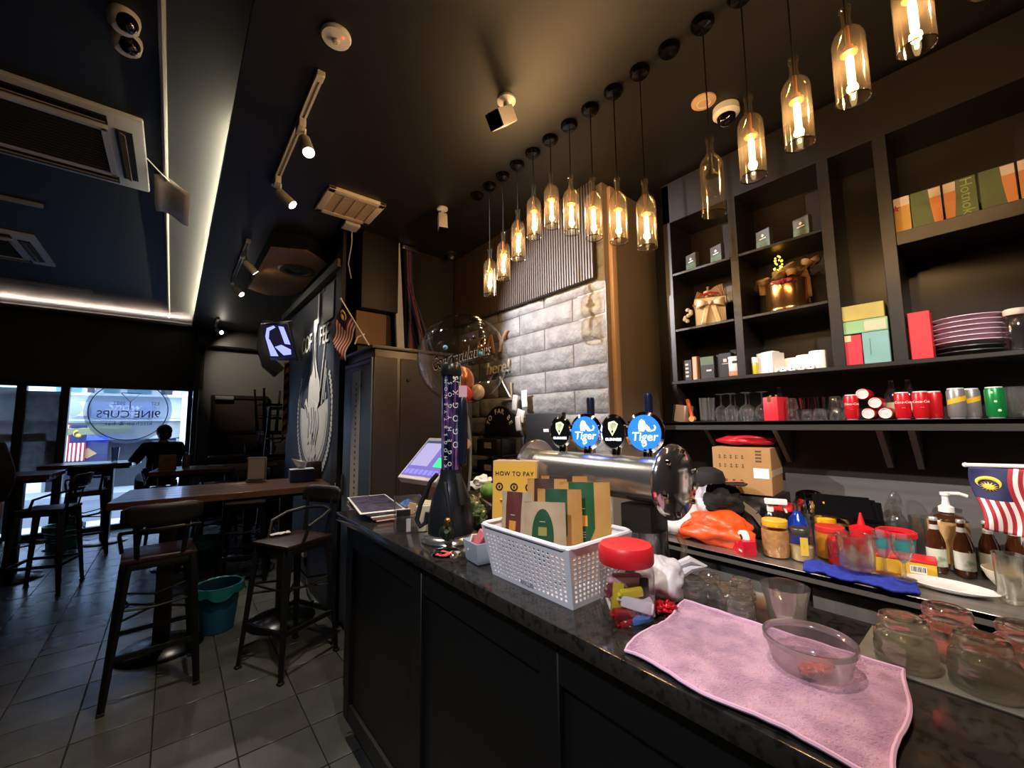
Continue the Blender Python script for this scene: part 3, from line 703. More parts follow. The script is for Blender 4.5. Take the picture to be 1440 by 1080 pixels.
# ------------------------------------------------------------------ equipment rack, ducts and cables behind it
rk = thing('equipment_rack', 'tall dark equipment rack with white label strip at the end of the bar', 'cabinet', (1.04, 2.76, 0))
m_rack = M('rack_grey', '#3a3634', .38, var=.1, vs_=3); m_rackd = M('rack_blue', '#56616d', .4, .2)
obj('body', B().box((.41, .3, 1.02), (.78, .58, 2.04), .006), m_rack, rk)
obj('door', B().box((.008, .3, 1.01), (.016, .57, 1.93), .004), m_rackd, rk)
obj('top_cap', B().box((.4, .3, 2.048), (.81, .61, .024), .004), m_rack, rk)
obj('vent_line', B().box((-.001, .3, 1.94), (.006, .52, .012)).box((-.001, .3, 1.975), (.006, .55, .006)), m_ink, rk)
obj('side_panel', B().box((.19 + .33, .008, 1.0), (.62, .012, 1.96), .003).box((.1, .008, 1.0), (.17, .012, 1.96), .003), m_rack, rk)
obj('lock', B().lathe([(0, 0), (.014, 0), (.014, .008), (0, .01)], (.27, -.0, 1.83), 14, (PI / 2, 0, 0)), m_black, rk)
ls = obj('label_strip', B().box((-.003, .3, 1.3), (.005, .17, 1.2), .002), M('strip_beige', '#b7aea6', .6, var=.08, vs_=10), rk)
b = B()
for i in range(26):
    L = random.uniform(.012, .035); b.box((-.0065, .29, .76 + i * .042), (.001, .022 if i % 7 else .03, L * .7))
obj('print', b, M('strip_ink', '#5b4a42', .6), ls)
obj('badge', B().box((-.002, .26, 1.79), (.004, .12, .022)), m_ink, rk)
obj('handle', B().box((-.012, .54, 1.05), (.02, .02, .16), .004), m_steel, rk)
o = obj('duct_box', B().box((1.3, 3.36, 2.8), (.32, .12, .66), .01), M('duct_black', '#141312', .55)); tag(o, 'black boxed duct hanging from the ceiling behind the rack', 'duct')
o = obj('warm_wall_patch', B().box((1.26, 3.40, 2.32), (.26, .04, .28), .004), M('warm_wall_tan', '#8a6a4c', .6, var=.15, vs_=7)); tag(o, 'tan panel standing in for warm-lit wall behind the rack below the black duct', 'board')  # warm light on the wall, put in as a tan panel
o = obj('cable_trunking', B().bar((1.455, 3.36, 3.125), (1.5, 3.32, 2.075), .065, .03, up=(0, 1, 0)), M('trunk_white', '#f2f2f6', .4)); tag(o, 'tall white cable trunking from ceiling to the rack top', 'trunking')
cb = thing('cable_bundle', 'bundle of red, blue and black cables running from ceiling to the rack', 'cables', (1.56, 3.36, 3.1))
for i in range(14):
    c = [m_rubber, M('cable_navy', '#27345c', .5), M('cable_pink', '#b05058', .5), M('cable_blue', '#3d5c7a', .5)][(i * 3 + i // 3) % 4]
    x = random.uniform(-.03, .05); e = -.02 + .024 * i
    obj('cable', B().tube([(x, 0, .02), (x + .01, -.01, -.3), (x * .5 + e * .45 + .02 * math.sin(i), -.03, -.65), (e, -.04, -1.03)], .009, 6), c, cb)
obj('clamp', B().box((.02, .0, 0), (.14, .06, .04), .004), m_steel, cb)

# ------------------------------------------------------------------ high tables, stools, bins
def table(label, x, y, rz, L, Wd):
    t = thing('high_table', label, 'table', (x, y, 0), rz); nb = 5
    for i in range(nb):
        w_ = Wd / nb
        obj('plank', B().box((random.uniform(-.003, .003), -Wd / 2 + w_ * (i + .5), 1.025), (L, w_ - .0025, .045), .003), m_wood, t)
    obj('apron', B().box((0, 0, .985), (L * .9, Wd * .6, .035)), m_metalblack, t)
    for s in (-1, 1):
        px = s * (L / 2 - .27)
        obj('post', B().box((px, 0, .5), (.09, .09, .94), .006), m_metalblack, t)
        obj('base', B().lathe([(0, 0), (.235, 0), (.24, .008), (.22, .022), (.12, .042), (.06, .055), (0, .056)], (px, 0, 0), 32), M('base_black', '#0d0d0d', .22, .5), t)
table('near wooden high table reaching from the aisle to the mural wall', .375, 3.77, -.1, 1.26, .66)
table('second wooden high table behind the one nearest the camera', .44, 5.88, -.12, 1.16, .62)
table('farthest wooden high table in front of the dark door', 1.0, 7.95, -.05, 1.1, .5)
table('wooden high table beside the street window with tall glass on it', -.78, 7.8, -.12, .86, .6)
table('wooden high table at the left edge of the room by the standing person', -1.36, 6.5, -.05, .9, .6)

def stool_parts(root):
    for sx in (-1, 1):
        for sy in (-1, 1):
            lg = obj('leg', B().bar((sx * .145, sy * .145, .735), (sx * .2, sy * .2, .012), .05, .03, .026, .02), m_metalblack, root)
            obj('foot', B().box((sx * .2, sy * .2, .008), (.034, .034, .016), .003), m_rubber, lg)
    obj('seat_frame', B().box((0, 0, .72), (.33, .33, .04), .008), m_metalblack, root)
    obj('seat', B().box((0, 0, .752), (.34, .34, .026), .01), m_seat, root)
    for z, k_, nme in ((.26, .185, 'foot_rail'), (.2, .19, None)):
        if not nme: continue
        for a in range(4):
            R = Matrix.Rotation(a * PI / 2, 3, 'Z')
            obj('foot_rail', B().bar(R @ Vector((-k_, k_, z)), R @ Vector((k_, k_, z)), .018, .026), m_metalblack, root)
    b = B()
    for a in range(4):
        R = Matrix.Rotation(a * PI / 2, 3, 'Z')
        b.tube([R @ Vector((-.168, .168, .5)), R @ Vector((0, .12, .47)), R @ Vector((.168, .168, .5))], .007, 6)
    b.tube([(-.168, -.168, .44), (.168, .168, .44)], .007, 6).tube([(.168, -.168, .44), (-.168, .168, .44)], .007, 6)
    obj('brace', b, m_metalblack, root)
    for s in (-1, 1):
        obj('back_post', B().bar((s * .1, -.16, .74), (s * .12, -.2, 1.0), .022, .012), m_metalblack, root)
    obj('arm_hoop', B().tube([(-.17, .06, .76), (-.185, .03, .86), (-.18, -.08, .9), (-.12, -.19, .92), (0, -.225, .925), (.12, -.19, .92), (.18, -.08, .9), (.185, .03, .86), (.17, .06, .76)], .011, 8), m_metalblack, root)
    obj('backrest', B().grid(lambda u, v: ((u - .5) * .36, -.2 - .035 * (1 - (2 * u - 1) ** 2) - .02 * v, .95 + v * .12 - .02 * (abs(2 * u - 1)) ** 6 * (2 * v - 1)), 10, 4), M('back_wood', '#0f0b09', .5), root, solid=.02)
st = thing('bar_stool', 'black metal bar stool with its back to us beside the near table', 'stool', (-.02, 3.36, 0), .04, 'black metal bar stools')
stool_parts(st)
GS = 'black metal bar stools'
dup(st, (.66, 3.09, 0), .44 + PI / 2, 'black metal bar stool with reddish seat nearest the end of the bar')
dup(st, (.62, 4.95, 0), 2.9, 'black metal bar stool on the far side of the near table')
dup(st, (-.76, 7.2, 0), .15, 'black metal bar stool against the bright street window table')
dup(st, (-.86, 5.86, 0), 1.3, 'black metal bar stool half hidden beside the standing person')
dup(st, (-.02, 6.75, 0), 3.0, 'black metal bar stool behind the second table left of its posts')
dup(st, (.5, 6.8, 0), 3.3, 'black metal bar stool behind the second table near the dark door')
dup(st, (-.09, 7.75, 0), .1, 'black metal bar stool the seated person sits on')
# upturned stool and step ladder beside the mural end
us = dup(st, (1.5, 8.1, 1.84), .2, 'black bar stool standing upturned on the farthest table'); us.rotation_euler = (PI, 0, .2); us.location = (1.28, 7.95, 1.05 + 1.08)
ld = thing('step_ladder', 'dark step ladder standing beside the end of the mural wall', 'ladder', (1.16, 6.35, 0))
for s in (-1, 1):
    obj('rail', B().bar((s * .2, -.2, 0), (s * .15, .02, 1.75), .035, .02), m_darkgrey, ld); obj('rear_leg', B().bar((s * .2, .35, 0), (s * .15, .06, 1.72), .03, .02), m_darkgrey, ld)
for i in range(6):
    z = .26 + i * .27; obj('step', B().box((0, -.2 + .22 * z / 1.75, z), (.36, .08, .025), .004), M('ladder_step', '#55544f', .5), ld)
obj('top_step', B().box((0, .04, 1.75), (.34, .16, .04), .008), M('ladder_step', '#55544f', .5), ld)

def bin_(label, loc, h, r0, r1, col, bag):
    t = thing('waste_bin', label, 'bin', loc)
    obj('body', B().lathe([(0, .004), (r0 * .96, .004), (r0, .015), (r1, h), (r1 + .012, h), (r1 + .012, h - .03), (r1 * .99, h - .03)], seg=28), M('bin_' + col.strip('#'), col, .45), t)
    def lf(u, v):
        a = u * 2 * PI; r = r1 * .97 + .018 * v if v < .45 else r1 + .02 + .006 * math.sin(a * 9)
        z = h - .06 + .14 * v if v < .45 else h + .008 - (v - .45) * .13 * (1 + .25 * math.sin(a * 3) + .15 * math.sin(a * 7))
        return (r * math.cos(a), r * math.sin(a), z + .004 * math.sin(a * 11))
    obj('bin_liner', B().grid(lf, 48, 8), M('liner_' + bag.strip('#'), bag, .35, var=.2, vs_=20), t)
bin_('teal plastic waste bin with liner between the two near bar stools', (.335, 3.88, 0), .33, .105, .14, '#185a74', '#20706c')
bin_('green plastic waste bin with liner under the second table', (.33, 5.62, 0), .31, .12, .155, '#1c6b4c', '#2b7a58')
bin_('green waste bin by the street window at the left', (-.99, 7.7, 0), .3, .14, .17, '#1d6a58', '#277a66')

def stand(label, loc, rz, col, front, w=.1, h=.17):
    t = thing('menu_stand', label, 'menu stand', loc, rz)
    obj('panel', B().box((0, 0, h / 2 + .012), (w, .016, h), .003), col, t)
    obj('card', B().box((0, -.0095, h / 2 + .014), (w * .86, .002, h * .88)), front, t)
    obj('base', B().box((0, .0, .006), (w, .06, .012), .003), col, t)
    for s in (-1, 1): obj('foot', B().box((s * w * .42, -.02, .012), (.012, .03, .024), .002), col, t)
m_kraft = M('menu_wood', '#7a5a3e', .6, var=.5, vs_=14, col2='#3f2c20')
stand('small wooden menu stand on the near table against the mural wall', (.96, 3.86, 1.0475), -.35, M('frame_wood', '#6b4c34', .5), m_kraft, .13, .14)
stand('white printed menu stand in the middle of the near table', (.555, 3.98, 1.0475), -.5, M('acrylic_grey', '#77777a', .3), M('menu_white', '#d6d7e4', .6), .14, .19)
stand('wooden menu stand on the second table', (-.02, 5.83, 1.0475), -.2, M('frame_wood', '#6b4c34', .5), m_kraft, .15, .15)
stand('wooden menu stand on the farthest table', (.98, 7.9, 1.0475), -.4, M('frame_wood', '#6b4c34', .5), m_kraft, .13, .17)
o = obj('sauce_bottle', B().lathe([(0, 0), (.035, 0), (.036, .1), (.03, .13), (.018, .14), (.018, .17), (0, .172)], (.14, 6.02, 1.0475), 16), M('bottle_brown', '#4c4132', .3)); tag(o, 'small brown jar beside the menu stand on the second table', 'jar')
tsb = thing('tissue_box', 'blue tissue box with white tissue sticking out on the near table', 'tissue box', (.845, 3.76, 1.0475), -.1)
obj('box', B().box((0, 0, .05), (.18, .12, .1), .004), M('tissue_navy', '#26345a', .5), tsb); obj('lid', B().box((0, 0, .1), (.18, .12, .006), .002), M('tissue_top', '#aeb4bd', .5), tsb)
obj('tissue', B().grid(lambda u, v: ((u - .5) * (.05 + .07 * v) - .02 * v, .012 * math.sin(u * 7 + v * 3), .1 + .09 * v - .035 * (u) * v), 8, 5), m_paper, tsb, solid=.002)
tg = thing('tall_glass', 'tall pale glass on the street window table', 'glass', (-.58, 7.72, 1.0475))
obj('glass', B().lathe([(0, .004), (.032, .004), (.046, .2), (.044, .2), (.031, .012), (0, .012)], seg=20), G('milk_glass', '#dfe8f2', '#9fb0c0', .2, .1, 1.5), tg)
fsv = thing('folded_leaflet', 'small white leaflet lying on the second table', 'leaflet', (.42, 6.0, 1.0475), .6)
obj('sheet', B().box((0, 0, .004), (.05, .17, .006), .001), m_paper, fsv)
o = obj('door_mat_object', B().box((-.9, 5.9, .03), (.2, .1, .05), .02), m_white)
bpy.data.objects.remove(o)
for nme, loc, lab in (('small_cup', (1.3, 7.83, 1.0475), 'white paper cup tube on the farthest table'),):
    o = obj(nme, B().lathe([(0, 0), (.03, 0), (.032, .2), (.03, .2), (.028, .01), (0, .01)], loc, 14), m_paper); tag(o, lab, 'cup')
nb = thing('crumpled_napkin', 'crumpled white napkin lying on the reddish stool seat', 'napkin', (.6, 3.2, .768))
obj('paper', B().grid(lambda u, v: ((u - .5) * .12, (v - .5) * .05, .012 + .012 * noise.noise((u * 5, v * 4, 2))), 10, 6), m_paper, nb, solid=.002)

# ------------------------------------------------------------------ people in the dark
m_skin = M('skin', '#a87a60', .5); m_cloth = M('black_cloth', '#0c0c0e', .8); m_hair = M('hair_black', '#0a0908', .45); m_trou = M('trousers', '#121318', .8)
def skinned(name, joints, edges, mat, root, sub=2):
    me = bpy.data.meshes.new(name); me.from_pydata([j[:3] for j in joints], edges, [])
    me.materials.append(mat); o = bpy.data.objects.new(name, me); COL.objects.link(o); o.parent = root
    md = o.modifiers.new('skin', 'SKIN'); md.use_smooth_shade = True
    if not me.skin_vertices: me.skin_vertices.new()
    for i, j in enumerate(joints):
        me.skin_vertices[0].data[i].radius = (j[3], j[4] if len(j) > 4 else j[3]); me.skin_vertices[0].data[i].use_root = i == 0
    ss = o.modifiers.new('sub', 'SUBSURF'); ss.levels = sub; ss.render_levels = sub
    return o
def head_mesh(root, c, yaw_):
    R = Matrix.Rotation(yaw_, 3, 'Z'); C_ = Vector(c); V = lambda x, y, z: C_ + R @ Vector((x, y, z))
    def f(u, v):
        a = u * 2 * PI; ph = PI * v; x = math.sin(ph) * math.cos(a); y = math.sin(ph) * math.sin(a); z = -math.cos(ph)
        w_ = .072 * (1 - .22 * max(0, -z)); d = .092 * (1 - .1 * max(0, -z))
        yy = y * d - .012 * max(0, -z)
        if y < 0: yy -= .02 * math.exp(-((x / .16) ** 2) - ((z + .12) / .16) ** 2) - .006 * math.exp(-((abs(x) - .4) / .18) ** 2 - ((z - .1) / .12) ** 2)
        return V(x * w_, yy, z * .115)
    h_ = obj('head', B().grid(f, 28, 20), m_skin, root, smooth=180)
    for s in (-1, 1): obj('eye', B().ball(V(s * .03, -.083, .012), .009, seg=10), m_white, h_)
    obj('mouth', B().ball(V(0, -.09, -.055), .02, (1, .35, .3), 10), M('lips', '#7c4238', .5), h_)
    for s in (-1, 1): obj('ear', B().ball(V(s * .073, .01, .0), .026, (.35, .7, 1), 10), m_skin, h_)
    return h_, V
# standing person at the left edge
p1 = thing('person', 'standing person in black clothes with long dark hair at the left edge', 'person', (-1.31, 5.45, 0), 3.3)
J = [(0, 0, .92, .13, .1), (0, -.01, 1.12, .12, .09), (0, 0, 1.28, .14, .1), (0, 0, 1.37, .07), (0, -.01, 1.44, .048),
     (.18, .01, 1.33, .055), (.24, .02, 1.08, .042), (.22, -.08, .86, .032), (-.18, .01, 1.33, .055), (-.24, .02, 1.08, .042), (-.2, -.1, .88, .032),
     (.09, 0, .84, .085), (.1, -.01, .47, .055), (.1, .03, .08, .04), (.11, -.1, .04, .035), (-.09, 0, .84, .085), (-.1, -.01, .47, .055), (-.1, .03, .08, .04), (-.11, -.1, .04, .035)]
Ed = [(0, 1), (1, 2), (2, 3), (3, 4), (2, 5), (5, 6), (6, 7), (2, 8), (8, 9), (9, 10), (0, 11), (11, 12), (12, 13), (13, 14), (0, 15), (15, 16), (16, 17), (17, 18)]
skinned('body', J, Ed, m_skin, p1)
def grow(js, k_): return [tuple(j[:3]) + tuple(r + k_ for r in j[3:]) for j in js]
skinned('shirt', grow([J[0], J[1], J[2], J[3], J[5], J[6], J[7], J[8], J[9], J[10]], .028), [(0, 1), (1, 2), (2, 3), (2, 4), (4, 5), (5, 6), (2, 7), (7, 8), (8, 9)], m_cloth, p1)
skinned('trousers', grow([J[0], J[11], J[12], J[13], J[15], J[16], J[17]], .014), [(0, 1), (1, 2), (2, 3), (0, 4), (4, 5), (5, 6)], m_trou, p1)
def hand(root, wrist, d, side):
    w_ = Vector(wrist); d = Vector(d).normalized(); a = d.cross(Vector((0, 1, 0))).normalized() if abs(d.y) < .9 else Vector((1, 0, 0)); n_ = d.cross(a)
    b = B(); b.box(w_ + d * .045, (.07, .085, .028), .012, Matrix((a, d, n_)).transposed())
    for i, L in enumerate((.062, .075, .07, .055)):
        s0 = w_ + d * .085 + a * (-.026 + .0175 * i); b.tube([s0, s0 + d * L * .5 + n_ * .006, s0 + d * L * .85 + n_ * .025], [.009, .0085, .007], 6)
    s0 = w_ + d * .03 + a * .036 * side; b.tube([s0, s0 + d * .03 + a * .022 * side + n_ * .01, s0 + d * .055 + a * .024 * side + n_ * .02], [.011, .01, .008], 6)
    obj('hand', b, m_skin, root)
hand(p1, (.22, -.09, .85), (0, -.15, -1), -1); hand(p1, (-.2, -.11, .87), (0, -.15, -1), 1)
head_mesh(p1, (0, -.01, 1.53), 0)
obj('hair', B().grid(lambda u, v: ((.088 + .02 * v) * math.cos(PI * (-.18 + 1.36 * u)) * math.sin(PI * min(.5, .06 + v * .9)), .012 + (.1 + .015 * v) * math.sin(PI * (-.18 + 1.36 * u)) * math.sin(PI * min(.5, .06 + v * .9)), 1.652 - .1 * v - .36 * v * v), 26, 16), m_hair, p1, solid=.022)
# seated person by the window
p2 = thing('person', 'seated person with dark hair and dark jacket facing the street window', 'person', (-.08, 7.62, 0), .25)
J2 = [(0, .12, .86, .13, .11), (0, .1, 1.03, .13, .1), (0, .06, 1.2, .15, .1), (0, .05, 1.29, .06), (0, .03, 1.34, .05),
      (.19, .06, 1.23, .055), (.25, .2, 1.05, .042), (.12, .42, 1.08, .032), (-.19, .06, 1.23, .055), (-.27, .2, 1.03, .042), (-.2, .44, 1.08, .032),
      (.1, .16, .83, .085), (.12, .5, .8, .06), (.12, .48, .36, .042), (.12, .58, .3, .035), (-.1, .16, .83, .085), (-.12, .5, .8, .06), (-.12, .48, .36, .042), (-.12, .58, .3, .035)]
skinned('body', J2, Ed, m_skin, p2)
skinned('jacket', grow([J2[0], J2[1], J2[2], J2[3], J2[5], J2[6], J2[7], J2[8], J2[9], J2[10]], .03), [(0, 1), (1, 2), (2, 3), (2, 4), (4, 5), (5, 6), (2, 7), (7, 8), (8, 9)], M('jacket_dark', '#1c1916', .8), p2)
skinned('trousers', grow([J2[0], J2[11], J2[12], J2[13], J2[15], J2[16], J2[17]], .014), [(0, 1), (1, 2), (2, 3), (0, 4), (4, 5), (5, 6)], m_trou, p2)
hand(p2, (.12, .43, 1.08), (-.1, 1, 0), -1); hand(p2, (-.2, .45, 1.08), (.1, 1, 0), 1)
head_mesh(p2, (0, .04, 1.42), PI)
obj('hair', B().ball((0, .025, 1.455), .1, (.9, 1.02, .95), 20).ball((0, -.03, 1.4), .075, (1, .7, .9), 16), m_hair, p2)
# ------------------------------------------------------------------ the bar
def wrap_text(s, size, mat, parent, r, z, ang, name='lettering', vertical=False, shear=0, c=(0, 0)):
    """lettering bent round a cylinder of radius r about the local z axis; ang = direction it faces"""
    o = text(s, size, mat, parent, (0, 0, 0), (0, 0, 0), name, .0003, shear=shear)
    for v in o.data.vertices:
        x, y = v.co.x, v.co.y
        if vertical: x, y = -y, x
        a = ang + x / r; rr = r + .0004 + v.co.z
        v.co = (c[0] + rr * math.cos(a), c[1] + rr * math.sin(a), z + y)
    return o
BZ = 1.055
bar = thing('bar_counter', 'long black panelled bar counter with black stone top', 'bar', (.72, 2.16, 0))
m_bar = M('bar_black', '#0c0c0c', .5, var=.15, vs_=3)
obj('body', B().box((.22, -1.4, .56), (.42, 2.8, .91)), m_bar, bar)
obj('plinth', B().box((.24, -1.4, .05), (.4, 2.76, .1)), M('plinth_black', '#101010', .6), bar)
obj('end_panel', B().box((.2, .0, .56), (.42, .02, .91), .003), m_bar, bar)
rails = [(0, .065), (.72, .79), (1.395, 1.46), (2.08, 2.15), (2.7, 2.8)]
for a, c in rails: obj('stile', B().box((-.0, -(a + c) / 2, .56), (.024, c - a, .91), .003), m_bar, bar)
for (a, c), (d, e) in zip(rails, rails[1:]):
    obj('rail', B().box((0, -(c + d) / 2, .145), (.022, d - c, .08), .003), m_bar, bar); obj('rail', B().box((0, -(c + d) / 2, .96), (.022, d - c, .11), .003), m_bar, bar)
    obj('panel', B().box((.009, -(c + d) / 2, .55), (.008, d - c - .004, .72)), m_bar, bar)
m_stone = M('black_stone', '#191817', .16, var=.5, vs_=60, col2='#2c2a28', thr=(.5, .62), coat=.3)
obj('top', B().box((.22, -1.4, BZ - .02), (.53, 2.99, .04), .004), m_stone, bar)
o = obj('edge_bead', B().box((.0, .035, .62), (.008, .008, .8)), m_grey, bar)

# back counter behind the far half of the bar (till, printers)
bc2 = thing('till_counter', 'black counter under the brick wall with printers on it', 'counter', (1.99, 2.5, 0))
obj('body', B().box((0, 0, .44), (.25, 1.5, .86), .004), m_bar, bc2); obj('top', B().box((-.005, 0, .895), (.27, 1.54, .035), .004), m_stone, bc2)

# beer tower
m_gun = M('gunmetal', '#3a3d44', .25, .75)
bt = thing('beer_tower', 'tall dark beer dispenser tower with holographic lettered tube on the bar', 'beer tower', (.86, 1.42, BZ))
obj('base', B().lathe([(0, 0), (.112, 0), (.115, .006), (.108, .018), (.09, .028), (0, .03)], seg=36), M('base_steel', '#a9a8a6', .2, .9), bt)
bell = obj('housing', B().lathe([(.088, .028), (.089, .06), (.086, .1), (.076, .15), (.058, .2), (.045, .235), (.041, .27), (0, .271)], seg=36), m_gun, bt)
obj('seam', B().box((-.045, -.06, .13), (.014, .014, .2), .004, rot=(-.22, .1, .6)), m_ink, bell)
def holo():
    m = M('holo_tube', '#2a2f4a', .12, .6); nt = m.node_tree; p = nt.nodes['Principled BSDF']
    tc = nd(nt, 'ShaderNodeTexCoord'); mp = nd(nt, 'ShaderNodeMapping'); mp.inputs['Scale'].default_value = (60, 60, 5)
    n = nd(nt, 'ShaderNodeTexNoise'); n.inputs['Scale'].default_value = 1.4
    r = nd(nt, 'ShaderNodeValToRGB'); cr = r.color_ramp; cr.elements[0].color = lin('#17192b'); cr.elements[1].color = lin('#6fd7e8'); cr.elements[0].position = .36; cr.elements[1].position = .68
    e = cr.elements.new(.5); e.color = lin('#43457f')
    e = cr.elements.new(.6); e.color = lin('#b65fb0')
    nt.links.new(tc.outputs['Object'], mp.inputs[0]); nt.links.new(mp.outputs[0], n.inputs[0]); nt.links.new(n.outputs[0], r.inputs[0]); nt.links.new(r.outputs[0], p.inputs['Base Color'])
    return m
tb_ = obj('tube', B().lathe([(0, .26), (.0385, .262), (.0385, .645), (0, .646)], seg=28), holo(), bt)
cam_a = math.atan2(-1.42, -.86)
m_lt = M('tube_letter', '#d9d8d4', .4)
for k_, (s_, da, sz, dz) in enumerate((('SMKGOGO', .5, .034, .52), ('SOGYMEGO', -.12, .022, .45), ('MONEYTBSGOMK', -.55, .02, .45), ('GYMEGSMK', 1.1, .024, .45))):
    for q, ch in enumerate(s_):
        z = dz + (len(s_) / 2 - q - .5) * (.36 / len(s_))
        wrap_text(ch, sz, m_lt, tb_, .0388, min(z, .63), cam_a + da, vertical=True)
obj('cap', B().lathe([(0, .64), (.042, .64), (.044, .655), (.042, .68), (.034, .692), (0, .694)], seg=28), M('cap_dark', '#2b2a2c', .3, .5), bt)
obj('cap_knob', B().tube([(-.014, 0, .69), (-.012, 0, .712), (0, 0, .722), (.012, 0, .712), (.014, 0, .69)], .005, 6), m_metalblack, bt)
obj('handle', B().tube([(-.045, .03, .25), (-.06, .055, .22), (-.085, .09, .13), (-.095, .1, .07), (-.085, .09, .045), (-.07, .075, .06), (-.065, .07, .1)], .0095, 8), m_rubber, bt)
obj('grip', B().lathe([(0, 0), (.017, .01), (.02, .06), (.021, .2), (.018, .26), (.008, .285), (0, .29)], (.025, -.045, .28), 14), M('grip_blue', '#1d2130', .25, .4), bt)
obj('strap', B().box((-.01, -.083, .2), (.02, .012, .12), .004, rot=(-.3, 0, -.1)), m_rubber, bt)
sk = obj('sticker', B().box((.02, -.055, .575), (.032, .002, .045), rot=(0, 0, -.5)), M('sticker_pink', '#c7a3b4', .5), bt)
fc = thing('beer_tap', 'small tap with gold lever and steel drip plate before the beer tower', 'tap', (.755, 1.275, BZ))
obj('drip_plate', B().lathe([(0, 0), (.052, 0), (.05, .006), (.036, .014), (0, .018)], seg=26), m_chrome, fc)
obj('valve', B().ball((.02, .035, .06), .026, (1, 1.3, 1), 14).cyl((.02, .03, .04), (.0, .0, .075), .011, .009), M('tap_green', '#2c3a2c', .3, .7), fc)
obj('lever', B().cyl((.01, .02, .075), (.0, -.005, .11), .006, .009, 10).ball((0, -.007, .112), .011, seg=10), m_gold, fc)
obj('red_label', B().prism([(-.05, -.01, .006), (-.03, -.045, .006), (-.005, -.05, .012), (-.02, -.01, .016)], (0, 0, .002)), M('label_red', '#b3323c', .5), fc)

# stack of menus and a card holder
mn = thing('menu_stack', 'stack of laminated menus with white borders at the far end of the bar', 'menus', (.855, 2.13, BZ), -.1)
for q, (dx, dy, rz, c) in enumerate(((.005, -.01, .06, '#b58f86'), (0, .0, .02, '#8d6f66'), (.0, .0, 0, '#d9d6d2'), (-.005, .01, -.05, '#2c2c44'), (-.02, .02, -.1, '#efeeea'))):
    s = obj('menu', B().box((0, 0, 0), (.21, .5, .005), .001), M('menu_' + c.strip('#'), c, .35), mn, (dx, dy, .006 + q * .008), (0, 0, rz))
    if q == 4:
        obj('print', B().box((0, 0, .003), (.19, .46, .001)), M('menu_print', '#2a2838', .25, var=.6, vs_=18, col2='#5b5670', thr=(.4, .7)), s)
ch_ = thing('card_holder', 'clear acrylic box holding small black cards beside the beer tower', 'holder', (.79, 1.655, BZ), -.35)
obj('box', B().box((0, 0, .003), (.11, .09, .006)).box((-.054, 0, .07), (.003, .09, .14)).box((.054, 0, .07), (.003, .09, .14)).box((0, .044, .07), (.11, .003, .14)).box((0, -.044, .035), (.11, .003, .07)), m_plastic, ch_)
for q in range(3): obj('card', B().box((-.02 + .0, -.03 + q * .012, .05), (.055, .004, .085), .001, rot=(.08, 0, 0)), m_ink if q < 2 else m_paper, ch_)
obj('ticket', B().box((.0, -.038, .03), (.018, .003, .055), .001), m_paper, ch_); obj('stub', B().box((.015, 0, .09), (.03, .004, .05), .001, rot=(.2, .3, 0)), M('stub_tan', '#c9a377', .6), ch_)
pb = thing('paper_bundle', 'bundle of folded cream papers behind the tower handle', 'papers', (.845, 1.58, BZ), -.5)
for q in range(4): obj('paper', B().box((0, q * .012, .055 + .004 * q), (.08, .008, .11), .003, rot=(.1 - .05 * q, .05 * q, 0)), M('cream_paper', '#cdbf9f', .7, var=.15, vs_=20), pb)
o = obj('blue_sachet', B().grid(lambda u, v: ((u - .5) * .13, (v - .5) * .06, .02 + .03 * math.sin(PI * u) * math.sin(PI * v) + .006 * noise.noise((u * 6, v * 4, 1))), 10, 6).box((0, 0, .01), (.08, .04, .018)), M('sachet_blue', '#3f7fd0', .4), loc=(.99, 2.08, BZ)); tag(o, 'small crumpled blue sachet behind the menus', 'sachet')

# till on the bar
ps = thing('till_terminal', 'white tilted touch screen till behind the beer tower', 'till', (1.07, 1.98, BZ), -1.42)
obj('foot', B().box((0, .02, .012), (.2, .2, .024), .006), m_offwhite, ps)
obj('stem', B().bar((0, .04, .02), (0, .1, .22), .09, .05, .11, .05), M('till_beige', '#c5ab92', .4), ps)
RTs = Matrix.Rotation(-.8, 3, 'X')
cs0 = Vector((0, .03, .25))
obj('casing', B().box(cs0, (.34, .035, .30), .008, RTs), M('till_beige', '#c5ab92', .4), ps)
sc_ = obj('bezel', B().box(cs0 + RTs @ Vector((0, -.02, 0)), (.335, .008, .295), .003, RTs), m_white, ps)
def on_scr(b, x, z, w_, h_): return b.box(cs0 + RTs @ Vector((x, -.0258, z)), (w_, .002, h_), 0, RTs)
obj('screen', on_scr(B(), 0, 0, .30, .25), E_('scr_violet', '#6a5fa0', .55), ps)
b = B(); [on_scr(b, x, z, .07, .055) for x, z in ((.09, -.05),)]; obj('green_key', B().box(cs0 + RTs @ Vector((.1, -.0275, -.03)), (.075, .002, .06), 0, RTs), E_('scr_green', '#35c46a', .8), ps); b.bm.free()
obj('purple_key', B().box(cs0 + RTs @ Vector((.1, -.0275, .04)), (.075, .002, .055), 0, RTs), E_('scr_pink', '#b04fd0', .8), ps)
obj('pale_panel', B().box(cs0 + RTs @ Vector((-.06, -.0275, .02)), (.15, .002, .16), 0, RTs), E_('scr_pale', '#b9b0da', .35), ps)
obj('tool_bar', B().box(cs0 + RTs @ Vector((.0, -.0275, .108)), (.29, .002, .02), 0, RTs), E_('scr_bar', '#3c4a52', .5), ps)
for q in range(7): obj('key', B().box(cs0 + RTs @ Vector((-.12 + .04 * q, -.0275, -.1)), (.028, .002, .03), 0, RTs), E_('scr_key', '#7a74c0', .6), ps)

